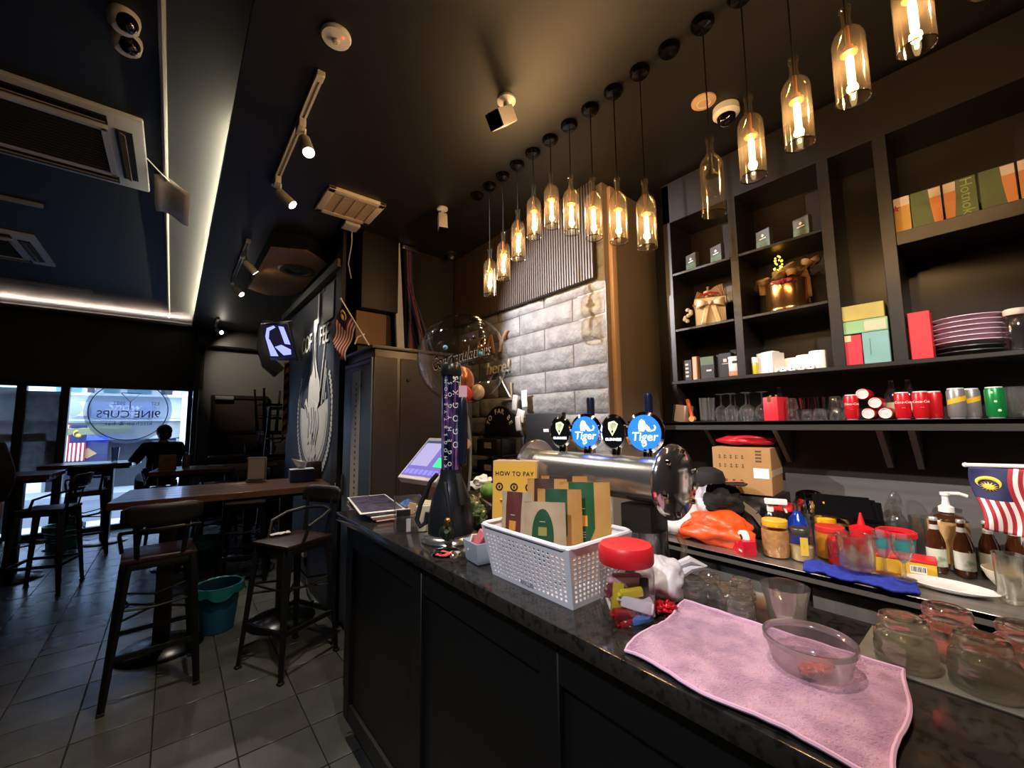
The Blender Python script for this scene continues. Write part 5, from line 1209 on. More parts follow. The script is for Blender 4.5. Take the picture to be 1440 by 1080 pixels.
obj('bottle', B().lathe([(0, .003), (.038, .003), (.04, .1), (.03, .15), (.014, .18)], seg=22), m_plastic, sp)
obj('trigger', B().box((0, 0, .205), (.02, .03, .05), .004).box((-.015, -.025, .235), (.03, .1, .028), .006).bar((0, -.05, .23), (.005, -.07, .18), .014, .01), m_white, sp)
rc = thing('red_lid_container', 'square clear container with red lid behind the spray bottle', 'container', (2.62, .87, CT), .1)
obj('box', B().box((0, 0, .085), (.17, .2, .17), .012), m_plastic, rc); obj('lid', B().box((0, 0, .178), (.185, .215, .022), .008), m_red, rc); obj('white_contents', B().box((0, 0, .06), (.14, .17, .1), .02), M('contents_white', '#cfc9c4', .6), rc)
cc = thing('steel_cutlery_pot', 'perforated steel cutlery pot leaning against the wall', 'pot', (2.72, .72, CT + .125), 0, None, (.0, -.35, .2))
obj('pot', B().lathe([(0, 0), (.06, 0), (.063, .005), (.063, .13), (.06, .13), (.058, .01)], seg=30), m_chrome, cc)
b = B()
for i in range(14):
    for j in range(4):
        a = i * PI / 7; b.ball((.0635 * math.cos(a), .0635 * math.sin(a), .03 + j * .026), .006, (1, 1, 1), 8)
obj('holes', b, m_ink, cc, kind='stuff')
o = obj('upturned_crate', B().box((2.7, .74, CT + .06), (.14, .16, .12), .004), m_darkgrey); tag(o, 'dark low box under the steel cutlery pot', 'box')
bf = thing('bar_figurine', 'small figurine with white cap and gold collar beside the ketchup bottle', 'figurine', (2.68, .60, CT))
obj('body', B().lathe([(0, 0), (.04, 0), (.045, .05), (.035, .1), (.02, .13), (0, .14)], seg=20), M('fig_blue', '#3a5f7a', .4), bf); obj('collar', B().lathe([(.03, .1), (.06, .115), (.045, .14), (.02, .15)], seg=16), m_gold, bf)
obj('head', B().ball((0, 0, .175), .026, (1, 1, 1.1)), M('fig_head', '#d9c9ae', .5), bf); obj('hat', B().lathe([(.032, .188), (.034, .194), (.022, .2), (.024, .225), (0, .23)], seg=16), m_white, bf); obj('sunglasses', B().box((-.022, -.012, .18), (.012, .035, .009), rot=(0, 0, .5)), m_ink, bf)
bs_ = thing('black_folder', 'stack of black glossy plastic folders leaning on the wall', 'folders', (2.66, .53, CT + .2), 0, None, (.0, -.95, .25))
for q in range(3): obj('folder', B().box((-.0, .02 * q, .012 * q), (.12, .24, .008), .002, rot=(.22, 0, .05 * q)), M('folder_black', '#0d0d0f', .12), bs_)
cbt = thing('clear_decanter', 'tall clear bottle with dome stopper on the steel counter', 'bottle', (2.72, .375, CT))
obj('bottle', B().lathe([(0, .004), (.045, .003), (.048, .02), (.048, .14), (.03, .18), (.02, .2), (.02, .225), (.026, .23), (.026, .245)], seg=26), m_glassd, cbt); obj('stopper', B().lathe([(.02, .24), (.026, .26), (.02, .285), (.01, .3), (0, .302)], seg=20), m_glassd, cbt)
gv = thing('clear_tumbler', 'clear straight glass beside the dome stoppered bottle', 'glass', (2.70, .285, CT + .0)); obj('glass', B().lathe([(0, .006), (.038, .003), (.042, .02), (.048, .2), (.045, .2), (.039, .02), (0, .016)], seg=26), m_glassd, gv)
pb2 = thing('pump_bottle', 'amber pump dispenser with tan label and white pump', 'bottle', (2.66, .2, CT), .3)
obj('bottle', B().lathe([(0, .003), (.06, .003), (.064, .012), (.064, .2), (.05, .225), (.024, .235), (.022, .245)], seg=30), M('amber_dark', '#3b2014', .12, coat=.5), pb2)
obj('label', B().lathe([(.0648, .03), (.0652, .035), (.0652, .2), (.0648, .205)], seg=30), M('label_tan', '#b08a55', .6, var=.08, vs_=9), pb2)
obj('pump', B().lathe([(.026, .24), (.026, .262), (.014, .27), (.011, .29), (.011, .31), (.016, .312), (.016, .325), (0, .327)], seg=18).tube([(0, 0, .32), (.0, -.045, .322), (0, -.07, .312)], .0075, 8), m_white, pb2)
tc_ = thing('teal_container', 'teal plastic container with red rim on the steel counter', 'container', (2.56, .36, CT + .0))
obj('box', B().lathe([(0, .03), (.05, .03), (.058, .04), (.066, .125), (.063, .125), (.055, .045), (0, .04)], seg=30), M('teal', '#2f9aa2', .4), tc_); obj('rim', B().lathe([(.064, .122), (.071, .124), (.071, .145), (.063, .15), (.058, .148), (.058, .13)], seg=30), m_red, tc_); obj('foot', B().lathe([(0, 0), (.045, 0), (.05, .03), (0, .031)], seg=24), M('teal', '#2f9aa2', .4), tc_)
m_beer = M('beer_brown', '#3a1c0c', .1, coat=.6)
for q, (x, y) in enumerate(((2.545, .235), (2.555, .155), (2.60, .085), (2.63, .015))):
    t = thing('beer_bottle', ['brown cider bottle with pale label, first from the yellow box', 'brown cider bottle with pale label, second from the yellow box', 'brown cider bottle behind the tall clear glass', 'brown cider bottle at the right behind the yellow bowl'][q], 'bottle', (x, y, CT), -.7, 'brown bottles on the steel counter')
    obj('bottle', B().lathe([(0, .003), (.029, .003), (.031, .012), (.031, .12), (.028, .14), (.016, .175), (.013, .2), (.013, .222)], seg=24), m_beer, t)
    obj('label', B().lathe([(.0314, .03), (.0316, .032), (.0316, .1), (.0314, .102)], seg=24), M('cider_label', '#b9bcae', .5, var=.35, vs_=22, col2='#4d7a52', thr=(.3, .45)), t)
    obj('neck_foil', B().lathe([(.0167, .18), (.0155, .187), (.0148, .195), (.0142, .199)], seg=20), M('neck_pale', '#c9c6bc', .3, .3), t); obj('cap', B().lathe([(.0145, .216), (.015, .226), (.012, .23), (0, .23)], seg=18), M('cap_pale', '#cfcdc6', .3, .6), t)
yb = thing('yellow_box', 'yellow and red carton lying on the steel counter', 'box', (2.44, .345, CT), .12)
obj('carton', B().box((0, 0, .03), (.09, .23, .06), .002), M('carton_yellow', '#ddb53a', .5, var=.2, vs_=9, col2='#c99a2a'), yb); obj('red_top', B().box((0, 0, .066), (.1, .235, .014), .003), m_red, yb)
b = B(); b.box((-.0455, -.06, .03), (.001, .05, .03)); obj('code_panel', b, m_paper, yb); b = B()
for i in range(9): b.box((-.0462, -.08 + i * .005, .032), (.001, .0022 if i % 3 else .0035, .02))
obj('barcode', b, m_ink, yb)
bl_ = thing('blue_towel', 'blue cloth spread along the edge of the steel counter', 'towel', (0, 0, CT))
def btf(u, v):
    x = 2.125 + .15 * u - .0 * v; y = .61 - .36 * v + .03 * u
    return (x + .012 * math.sin(v * 14), y, .012 + .012 * noise.noise((u * 3, v * 7, 2)) + .004 * noise.noise((u * 12, v * 26, 5)) - (.02 if False else 0))
obj('cloth', B().grid(btf, 24, 60), M('towel_blue', '#1c2f9c', .85, var=.3, vs_=30), bl_, solid=.012)
# glassware and red packet standing on the blue cloth
gj = thing('clear_pitcher', 'clear plastic pitcher standing on the blue cloth', 'jug', (2.235, .445, CT + .03), 1.2)
obj('jug', B().lathe([(0, .006), (.055, .004), (.06, .015), (.066, .13), (.069, .135), (.066, .138), (.062, .13), (.056, .018), (0, .014)], seg=30), m_glassd, gj); obj('handle', B().tube([(.064, 0, .12), (.1, 0, .115), (.105, 0, .07), (.095, 0, .035), (.06, 0, .03)], .008, 8), m_glassd, gj)
for q, (x, y) in enumerate(((2.26, .36), (2.235, .30))):
    t = thing('stem_glass', ['clear stemmed glass on the blue cloth beside the pitcher', 'clear stemmed glass at the right end of the blue cloth'][q], 'glass', (x, y, CT + .028))
    obj('glass', B().lathe([(0, .001), (.034, 0), (.034, .003), (.006, .008), (.005, .06), (.02, .075), (.034, .11), (.034, .15), (.03, .165)], seg=26), m_glassd, t)
rp_ = thing('red_packet', 'red packet with white diamond label behind the clear pitcher', 'packet', (2.375, .5, CT), -.9)
obj('packet', B().box((0, 0, .06), (.15, .05, .12), .012), M('packet_red', '#b8202a', .4), rp_); obj('label', B().prism([(-.04, -.027, .06), (0, -.027, .1), (.04, -.027, .06), (0, -.027, .02)], (0, -.001, 0)), M('label_cream', '#d8cfc4', .5, var=.3, vs_=40), rp_)
pl = thing('oval_plate', 'white oval plate on the steel counter edge', 'plate', (2.3, .19, CT + .002), -.05)
obj('plate', B().lathe([(0, .004), (.06, .003), (.066, .004), (.098, .02), (.1, .022), (.097, .023), (.066, .009), (0, .008)], seg=44, sx=.72, sy=1.32), M('ceramic', '#dcd9d8', .2, coat=.4), pl)
bo = thing('yellow_bowl', 'white bowl with yellow food beside the brown bottles', 'bowl', (2.43, .02, CT))
obj('bowl', B().lathe([(0, 0), (.04, 0), (.042, .006), (.075, .05), (.088, .085), (.085, .086), (.07, .05), (0, .03)], seg=36), M('bowl_cream', '#e2d6bd', .3), bo); obj('food', B().grid(lambda u, v: (.072 * v * math.cos(u * 2 * PI), .072 * v * math.sin(u * 2 * PI), .056 + .012 * (1 - v) + .004 * noise.noise((v * 5 * math.cos(u * 6.28), v * 5 * math.sin(u * 6.28), 4))), 24, 8), M('food_yellow', '#e0a33a', .5, var=.2, vs_=18), bo)
tgl = thing('highball_glass', 'tall clear highball glass in front of the yellow bowl', 'glass', (2.31, .035, CT)); obj('glass', B().lathe([(0, .008), (.03, .003), (.034, .012), (.04, .17), (.0375, .17), (.032, .02), (0, .018)], seg=28), m_glassd, tgl)
wbd = thing('white_board', 'rounded white board leaning at the right edge behind the flag', 'board', (2.62, -.03, CT), .0, None, (0, .06, 0))
obj('board', B().box((0, -.12, .25), (.02, .3, .32), .03), M('board_white', '#d9d6d8', .3, var=.08, vs_=12), wbd); obj('foot', B().box((0, -.12, .05), (.03, .05, .1)), m_darkgrey, wbd)

# bags, carton and dispenser at the left end
def crumple(name, label, cat, c, s, amp, fr, ph, mat, z0=None, n=(48, 30)):
    t = thing(name, label, cat, c); obj('bag', B().grid(blob(s[0], s[1], s[2], amp, fr, ph), *n), mat, t, smooth=180); return t
t = crumple('orange_bag', 'crumpled orange plastic bag on the steel counter', 'bag', (2.28, 1.03, CT), (.11, .19, .082), .38, 1.5, 21, M('bag_orange', '#e8501c', .38, var=.1, vs_=8, bump=.25, bs=9))
obj('tail', B().grid(lambda u, v: (-.06 + .02 * math.sin(u * 6), .12 + .1 * v, .07 - .05 * v + (u - .5) * .1 * (1 - .3 * v)), 8, 6), M('bag_orange', '#e8501c', .38), t, solid=.003)
t = crumple('white_carrier_bag', 'white plastic carrier bag knotted behind the tap tower end', 'bag', (2.3, 1.26, CT), (.1, .1, .12), .35, 1.7, 31, M('carrier_white', '#d6d2d6', .4))
t = crumple('printed_white_bag', 'white bag with purple print between the tap tower and black bag', 'bag', (2.45, 1.14, CT), (.1, .1, .15), .35, 1.7, 41, M('print_bag', '#cfc6cc', .45, var=.6, vs_=9, col2='#a2507a', thr=(.28, .36)))
bg = crumple('black_shoulder_bag', 'black bag with khaki buckled strap behind the orange bag', 'bag', (2.55, .98, CT), (.11, .15, .13), .3, 1.6, 51, M('bag_black', '#151311', .6, bump=.3, bs=20))
sp_ = [(-.1, .16, .26), (-.11, .1, .25), (-.115, .02, .22), (-.11, -.08, .15), (-.1, -.14, .06)]
b = B()
for a, c in zip(sp_, sp_[1:]): b.bar(a, c, .034, .006, up=(1, 0, 0))
obj('strap', b, M('strap_khaki', '#7d735c', .7), bg); obj('buckle', B().tube([(-.122, .03, .2), (-.122, -.015, .2), (-.12, -.015, .245), (-.12, .03, .245)], .004, 6, closed=True), m_chrome, bg)
cp = thing('peaked_hat', 'black peaked hat with coral stripe on top of the dark fur-like bundle', 'cap', (2.35, 1.10, 1.16), .3)
obj('crown', B().lathe([(.085, 0), (.088, .02), (.075, .06), (.04, .08), (0, .085)], seg=26), M('cap_black', '#0b090a', .8), cp)
obj('brim', B().prism([(-.04, -.08, .0), (.04, -.08, .0), (.085, -.16, -.005), (.04, -.19, -.008), (-.04, -.18, -.008), (-.07, -.13, -.004)], (0, 0, .006)), M('cap_black', '#0b090a', .8), cp)
obj('stripe', B().box((.03, -.12, .006), (.018, .11, .004), .001, rot=(0, 0, .5)), M('coral', '#d0705c', .6), cp)
t = crumple('dark_bundle', 'dark brown fuzzy bundle under the black peaked hat', 'bundle', (2.40, 1.05, CT + .1), (.085, .1, .105), .35, 2.4, 61, M('fuzzy_brown', '#0f0b0a', .9, bump=.8, bs=60))
cbx = thing('cardboard_box', 'brown cardboard box with printed marks above the black bag', 'box', (2.64, 1.0, 1.09), .12)
obj('box', B().box((0, 0, .13), (.27, .3, .26), .003), M('carton', '#a77f4f', .75, var=.1, vs_=10), cbx)
obj('tape', B().box((-.0, -.151, .12), (.27, .001, .035)), M('tape_pale', '#c4b59a', .4), cbx); obj('label', B().box((-.136, -.1, .12), (.001, .075, .055)), m_paper, cbx)
b = B()
for r_ in range(2):
    for q in range(5):
        c0 = .11 - .03 * q; z0 = .2 - .05 * r_
        b.box((-.1355, c0, z0), (.001, .016, .003)).box((-.1355, c0, z0 + .012), (.001, .013, .003)).box((-.1355, c0 + .004 * (q % 2), z0 + .005), (.001, .003, .024))
for q in range(3): b.box((-.1355, .08 - .04 * q, .07), (.001, .014, .018))
for q in range(4): b.box((-.1355, -.09, .24 - q * .018), (.001, .03, .01))
obj('marks', b, M('carton_ink', '#5d4326', .8), cbx)
o = obj('black_crate', B().box((2.66, 1.0, CT + .12), (.24, .34, .24), .008), m_black); tag(o, 'black crate under the cardboard box', 'crate')
crumple('red_bag', 'shiny red plastic bag on top of the cardboard box', 'bag', (2.64, 1.0, 1.352), (.115, .165, .043), .22, 1.6, 71, M('bag_red', '#b5162a', .28, bump=.2, bs=9))
tdp = thing('tape_dispenser', 'red tape dispenser on the steel counter before the orange bag', 'tape dispenser', (2.205, .875, CT), -.75)
obj('body', B().prism([(-.03, -.05, 0), (-.03, .09, 0), (-.03, .085, .1), (-.03, .06, .11), (-.03, .03, .06), (-.03, .005, .045), (-.03, -.03, .075), (-.03, -.055, .07), (-.03, -.06, .02)], (.06, 0, 0)), M('tape_red', '#c0162c', .35), tdp)
obj('roll', B().lathe([(.018, -.012), (.036, -.012), (.036, .012), (.018, .012), (.018, -.012)], (0, .0, .075), 26, (0, PI / 2, 0)), m_paper, tdp); obj('core', B().lathe([(0, -.013), (.018, -.013), (.018, .013), (0, .013)], (0, .0, .075), 20, (0, PI / 2, 0)), m_ink, tdp)
obj('maker_plate', B().box((-.0305, -.025, .022), (.001, .03, .008)), m_white, tdp)

# ------------------------------------------------------------------ shelves on the back wall
m_sh = M('shelf_black', '#221e1c', .38, var=.2, vs_=4)
S1, S2, SA, SB, SR = 1.5, 1.762, 2.10, 2.475, 2.35
un = thing('shelving_unit', 'tall dark wooden wall shelving with open cells above the counter', 'shelf', (2.5, 1.37, 1.74))
def sbox(name, x0, x1, y0, y1, z0, z1, bev=.002, mat=None): return obj(name, B().box(((x0 + x1) / 2 - 2.5, (y0 + y1) / 2 - 1.37, (z0 + z1) / 2 - 1.74), (x1 - x0, y1 - y0, z1 - z0), bev), mat or m_sh, un)
sbox('back_panel', 2.785, 2.8, -.6, 1.37, 1.76, 3.1, 0, M('shelf_back', '#2a231e', .3, var=.2, vs_=3))
for y0, y1, z1 in ((1.33, 1.38, 3.1), (.92, .965, 2.83), (.47, .52, 2.83), (.25, .30, 2.83), (-.62, -.57, 2.83)): sbox('upright', 2.5, 2.79, y0, y1, 1.76, z1)
sbox('top_rail', 2.5, 2.79, -.6, 1.38, 2.83, 3.11)
for z, y0, y1 in ((S2, -.6, 1.38), ): sbox('shelf_board', 2.495, 2.79, y0, y1, z - .02, z)
for z in (SA, SB):
    sbox('shelf_board', 2.5, 2.79, .965, 1.33, z - .016, z); sbox('shelf_board', 2.5, 2.79, .52, .92, z - .016, z)
sbox('shelf_board', 2.5, 2.79, -.57, .25, SR - .062, SR)
obj('corbel', B().prism([(0, -.03, 0), (0, -.03, -.03), (.05, -.03, -.1), (.15, -.03, -.2), (.28, -.03, -.23), (.28, -.03, 0)], (0, .03, 0)), m_sh, un)
ws = thing('wall_shelf', 'long dark shelf on steel brackets below the shelving unit', 'shelf', (2.5, .5, S1))
obj('board', B().box((.15, .0, -.012), (.3, 2.2, .024), .002), m_sh, ws); obj('fascia', B().box((.008, 0, -.026), (.016, 2.2, .05), .002), M('fascia', '#292827', .45), ws)
for y in (1.2, .82, .385, .275):
    obj('bracket', B().prism([(.06, y - .5 - .012, -.05), (.29, y - .5 - .012, -.05), (.29, y - .5 - .012, -.24), (.27, y - .5 - .012, -.24)], (0, .024, 0)), M('bracket_grey', '#6f6f70', .35, .6), ws)

# cards on the top cells
for q, y in enumerate((1.225, 1.065, .80, .615)):
    t = thing('gift_card_box', 'small black box with white emblem, %s from the left on the upper cells' % ORD[q], 'box', (2.57, y, SB), -.35, 'black boxes on the upper cells')
    obj('box', B().box((0, 0, .06), (.03, .085, .12), .002), M('box_charcoal', '#3f3e39', .4), t); obj('green_print', B().box((-.0155, 0, .03), (.001, .083, .05)), M('leafprint', '#4d6a4c', .5, var=.6, vs_=40), t)
    obj('emblem', B().box((-.0158, .0, .085), (.001, .014, .014), rot=(PI / 4, 0, 0)).box((-.0158, 0, .068), (.001, .04, .005)), m_paper, t)
# white gift box with bow and dried flowers
gb2 = thing('gift_box', 'white gift box with satin bow and dried flowers', 'gift', (2.62, 1.155, SA), -1.1)
m_gift = M('gift_cream', '#d8c3a6', .45)
obj('box', B().box((0, 0, .085), (.17, .17, .17), .006), m_gift, gb2); obj('lid', B().box((0, 0, .15), (.18, .18, .045), .006), m_gift, gb2)
b = B()
for s in (-1, 1): b.grid(lambda u, v: (s * (.01 + .07 * u), -.094 - .02 * math.sin(PI * u), .135 + .035 * (v - .5) * (.5 + 1.2 * u)), 8, 4)
b.grid(lambda u, v: (-.015 - .03 * v + (u - .5) * .03, -.095, .13 - .13 * v), 4, 6).grid(lambda u, v: (.015 + .035 * v + (u - .5) * .03, -.095, .13 - .14 * v), 4, 6).ball((0, -.1, .135), .014, seg=10)
obj('bow', b, M('satin', '#e2cdb0', .3), gb2, solid=.002)
b = B()
for i in range(22):
    a, r = random.uniform(0, 6.3), random.uniform(0, .07); b.ball((r * math.cos(a), r * math.sin(a), .185 + random.uniform(0, .02)), random.uniform(.012, .02), seg=8)
obj('blooms', b, M('bloom_cream', '#c9b296', .7), gb2)
obj('red_ribbon', B().tube([(-.05, -.06, .2), (0, -.08, .205), (.05, -.06, .2)], .006, 6), m_red, gb2); obj('white_hat', B().lathe([(.04, .19), (.042, .2), (.03, .235), (0, .24)], seg=18), m_gift, gb2)
m_dry = M('dry_leaf', '#97704f', .7, var=.3, vs_=14)
def fanleaf(root, name, c, R, a0, a1, n, mat, tilt=0, swap=False):
    b = B()
    for i in range(n):
        a = a0 + (a1 - a0) * i / n; c2 = a0 + (a1 - a0) * (i + .9) / n
        b.grid(lambda u, v: (lambda p: (-p[1], p[0] - .06, p[2]) if swap else p)((c[0] + tilt * v * R + .006 * math.sin(u * PI), c[1] + R * v * math.cos(a + (c2 - a) * u), c[2] + R * v * math.sin(a + (c2 - a) * u))), 2, 3)
    return obj(name, b, mat, root, solid=.002)
fanleaf(gb2, 'dried_fan', (.02, -.09, .14), .125, -1.4, 1.5, 12, m_dry, .0, True); fanleaf(gb2, 'dried_fan', (.02, .1, .14), .1, 1.9, 3.6, 7, m_dry, .1, True)
b = B()
for i in range(7): b.ball((-.13 + .02 * math.sin(i), -.03, .12 - .012 * i), .014, seg=8)
obj('cotton', b, M('cotton', '#cdbba2', .8), gb2)
b = B()
for i in range(3): b.tube([(.0, .06 - .02 * i, .18), (.0, .08 - .015 * i, .25 + .01 * i)], .004, 5).ball((0, .08 - .015 * i, .255 + .01 * i), .01, seg=8)
obj('sprigs', b, m_dry, gb2)
# gold pot of dried roses
gp = thing('gold_flower_pot', 'shiny gold round pot of dried flowers with tiny lights', 'flower pot', (2.65, .735, SA))
obj('pot', B().lathe([(0, .002), (.112, .002), (.114, .008), (.112, .03), (.108, .035), (.106, .175), (.108, .18), (.1, .18), (.1, .15), (0, .15)], seg=44), M('pot_gold', '#c8935a', .2, .95), gp)
obj('ribbon', B().tube([(-.085, .05, .15), (-.108, -.02, .165), (-.08, -.075, .16)], [.006, .016, .006], 6).ball((-.11, -.005, .16), .014, seg=8).ball((-.1, .03, .165), .016, (.5, 1.4, .8), 8).ball((-.104, -.04, .165), .016, (.5, 1.4, .8), 8), M('ribbon_red', '#8d2a34', .4), gp)
b = B()
for i in range(26):
    a = i * 2.4; r = .03 + .0053 * i; cx, cy, cz = min(r, .1) * math.cos(a) * .7, r * 1.0 * math.sin(a), .205 + .02 * math.sin(i * 1.7) - .04 * math.sin(a) * (r / .2)
    b.lathe([(.008, .02), (.016, .0), (.026, .012), (.03, .03), (.024, .034), (.016, .02)], (cx, cy, cz), 9, (.5 * math.sin(i), .5 * math.cos(i * 1.3), 0))
obj('roses', b, M('rose_tan', '#a8814a', .7, var=.4, vs_=18, col2='#6f4f2c'), gp)
obj('orange_rose', B().lathe([(.006, .03), (.012, .0), (.026, .01), (.032, .034), (.024, .04), (.014, .022)], (-.04, .01, .2), 12), M('rose_orange', '#c98243', .6), gp)
fanleaf(gp, 'dried_fan', (-.02, -.12, .17), .1, -1.6, 1.4, 10, m_dry); fanleaf(gp, 'dried_leaf', (-.05, .12, .13), .07, 1.5, 3.4, 5, M('leaf_tan', '#9c8350', .7), .1)
b = B()
for i in range(26): b.ball((-.03 + random.uniform(-.02, .02), .02 + random.uniform(-.025, .025), .25 + random.uniform(0, .085)), .005, seg=6)
obj('fairy_lights', b, E_('fairy', '#ffb838', 2.2), gp)

# printed beer boxes on the high shelf
m_yb = M('beer_yellow', '#c9963c', .5, var=.15, vs_=14); m_gb2 = M('beer_green', '#4d5a2e', .5, var=.15, vs_=9); m_foam = M('foam', '#d0b8a2', .6); m_ob = M('beer_orange', '#c77a3c', .5)
ys = [.196, .098, -.004, -.106, -.208, -.31]
for q, y in enumerate(ys):
    kind = 'y' if q in (0, 5) else ('g' if q % 2 else 't')
    lab = {0: 'yellow beer print box with red star at the left end of the high shelf', 1: 'green box with beer glass on its right edge next to the star box', 2: 'green lettered box with beer glass, nearer of the two lettered boxes to the star box', 3: 'green box with beer glass on its right edge between the lettered boxes', 4: 'green lettered box with beer glass beside the last star box', 5: 'yellow beer print box with red star at the right end of the high shelf'}[q]
    t = thing('beer_box', lab, 'box', (2.52, y + .048, SR)); Wb, Hb = .096, .165
    obj('box', B().box((.04, 0, Hb / 2), (.08, Wb, Hb), .002), m_yb if kind == 'y' else m_gb2, t)
    F2 = lambda y0, z0: (-.0006, y0, z0)
    if kind == 'y':
        obj('foam', B().box((-.0005, 0, Hb - .022), (.001, Wb - .002, .042)), m_foam, t)
        st_ = [F2((.018 if i % 2 == 0 else .008) * math.sin(i * PI / 5), Hb - .05 + (.018 if i % 2 == 0 else .008) * math.cos(i * PI / 5)) for i in range(10)]
        obj('star', B().prism(st_, (-.0012, 0, 0)), M('star_red', '#a02c24', .5), t)
    else:
        s = -1 if kind == 'g' else 1
        e = s * Wb / 2
        obj('beer_glass', B().prism([F2(e - s * .001, .005), F2(e - s * .028, .005), F2(e - s * .036, .1), F2(e - s * .036, .12), F2(e - s * .001, .12)], (-.0008, 0, 0)), m_ob, t)
        obj('foam', B().prism([F2(e - s * .001, .12), F2(e - s * .036, .12), F2(e - s * .038, .16), F2(e - s * .001, .16)], (-.001, 0, 0)), m_foam, t)
        if kind == 't':
            tx_ = text('Hotnok', .05, M('green_letter', '#8d9a4c', .6), t, (-.001, -.022, .08), (0, 0, 0), ext=.0004)
            tx_.matrix_local = Matrix(((0, 0, -1, -.0015), (0, -1, 0, -.018), (-1, 0, 0, .082), (0, 0, 0, 1)))

# second shelf: books, cartons, plates, jars
def blk(name, label, cat, x, y, z, d, col, rz=0, bev=.002, parts=(), var=0):
    t = thing(name, label, cat, (x, y, z), rz); obj('body', B().box((0, 0, d[2] / 2), d, bev), M('c_' + col.strip('#'), col, .45, var=var, vs_=12), t)
    for nm, c, dd, cc_ in parts: obj(nm, B().box(c, dd), M('c_' + cc_.strip('#'), cc_, .5), t)
    return t
blk('menu_book', 'black book with white dots at the left end of the second shelf', 'book', 2.60, 1.285, S2, (.12, .06, .135), '#1b1918', 0, .002, [('dot', (-.061, 0, .03 + .025 * i), (.001, .02, .012), '#c9c3ba') for i in range(4)])
blk('brown_box', 'narrow tan edged box beside the dotted black book', 'box', 2.57, 1.215, S2, (.14, .032, .145), '#a5714e', 0, .002, [('pale_edge', (-.0705, .0, .07), (.001, .02, .14), '#c7a58a')])
blk('green_print_book', 'black book with green printed top on the second shelf', 'book', 2.575, 1.145, S2, (.12, .085, .138), '#23221f', 0, .002, [('green_print', (-.0605, .0, .11), (.001, .08, .05), '#53644a'), ('emblem', (-.0607, -.01, .05), (.001, .03, .01), '#c9c3ba')])
blk('thin_book', 'thin black book standing between two wider black books', 'book', 2.585, 1.088, S2, (.1, .018, .142), '#121110', 0)
blk('emblem_book', 'black book with pale emblem left of the white tub', 'book', 2.575, 1.04, S2, (.11, .07, .145), '#1a1917', 0, .002, [('emblem', (-.0555, 0, .1), (.001, .02, .02), '#b9b3aa'), ('line', (-.0555, 0, .08), (.001, .035, .004), '#b9b3aa')])
blk('dark_book', 'last black book just left of the white tub', 'book', 2.60, .992, S2, (.1, .016, .15), '#0f0e0d', 0)
tb2 = thing('white_tub', 'round white tub with black printed name on the second shelf', 'tub', (2.545, .985 - .06 + .02, S2))
tb2.location = (2.538, .992, S2)
obj('body', B().lathe([(0, 0), (.03, 0), (.034, .006), (.035, .09), (.033, .105), (.03, .108)], seg=28), M('tub_white', '#d6d3d6', .4), tb2); obj('lid', B().lathe([(.034, .1), (.036, .104), (.036, .116), (0, .118)], seg=28), m_white, tb2)
obj('dark_label', B().grid(lambda u, v: (.0354 * math.cos(PI + .35 + (u - .5) * .8), .0354 * math.sin(PI + .35 + (u - .5) * .8), .075 + .014 * v), 6, 1), m_ink, tb2); obj('orange_base', B().lathe([(.0352, .003), (.0356, .006), (.0356, .02), (.0352, .03)], seg=28), M('tub_orange', '#c97b5a', .5), tb2)
yo = thing('yellow_bottle', 'small bottle of yellow liquid with white cap by the white carton', 'bottle', (2.545, .888, S2)); obj('bottle', B().lathe([(0, 0), (.014, 0), (.016, .006), (.016, .06), (.013, .07)], seg=18), M('yellow_liquid', '#c2b236', .2), yo); obj('cap', B().lathe([(.017, .066), (.017, .1), (0, .102)], seg=18), m_white, yo)
wc = blk('white_carton', 'white carton on the second shelf beside the paper rolls', 'box', 2.60, .825, S2, (.11, .09, .12), '#ddd2cc', -.25, .002); obj('lid_flap', B().box((0, 0, .124), (.06, .07, .008), .002), m_paper, wc)
for q, (x, y, h) in enumerate(((2.66, .735, .085), (2.64, .672, .092), (2.63, .61, .105))):
    t = thing('paper_roll', 'white paper roll standing on end, %s from the white carton' % ORD[q], 'paper roll', (x, y, S2), 0, 'paper rolls on the second shelf'); obj('roll', B().lathe([(.01, 0), (.038, 0), (.039, .002), (.039, h - .002), (.038, h), (.01, h), (.01, 0)], seg=28), m_paper, t)
for q in range(5):
    t = thing('small_paper_roll', 'small white roll lying on its side, %s from the white carton' % ORD[q], 'paper roll', (2.55, .795 - .042 * q, S2 + .016), 0, 'small rolls lying in a row'); obj('roll', B().lathe([(.004, 0), (.016, 0), (.016, .05), (.004, .05), (.004, 0)], seg=18, rot=(0, PI / 2, 0)), m_paper, t); obj('core', B().lathe([(0, .001), (.004, .001)], seg=10, rot=(0, PI / 2, 0)), m_ink, t)
blk('red_carton', 'red carton with cream tab at the bottom of the box pile', 'box', 2.585, .455, S2, (.15, .095, .145), '#b32a38', 0, .002, [('cream_tab', (-.0755, .01, .13), (.001, .04, .03), '#d0ab82')])
blk('teal_carton', 'blue green carton in the middle of the box pile', 'box', 2.585, .357, S2, (.15, .095, .15), '#6f9a97', 0, .002, [('print', (-.0755, .02, .08), (.001, .004, .08), '#4d7673')], .1)
blk('copper_carton', 'copper coloured carton at the right of the box pile', 'box', 2.61, .274, S2, (.12, .062, .15), '#a9742f', .0, .002, [('pale_stripe', (-.0605, -.01, .12), (.001, .02, .06), '#b9a08a'), ('dark_stripe', (-.0605, .01, .07), (.001, .008, .13), '#7d531f')], .2)
blk('green_carton', 'pale green carton lying across the red and teal cartons', 'box', 2.585, .404, S2 + .1515, (.15, .19, .062), '#7fa878', 0, .002, [('cream_label', (-.0755, -.05, .03), (.001, .075, .045), '#c9a88c')], .1)
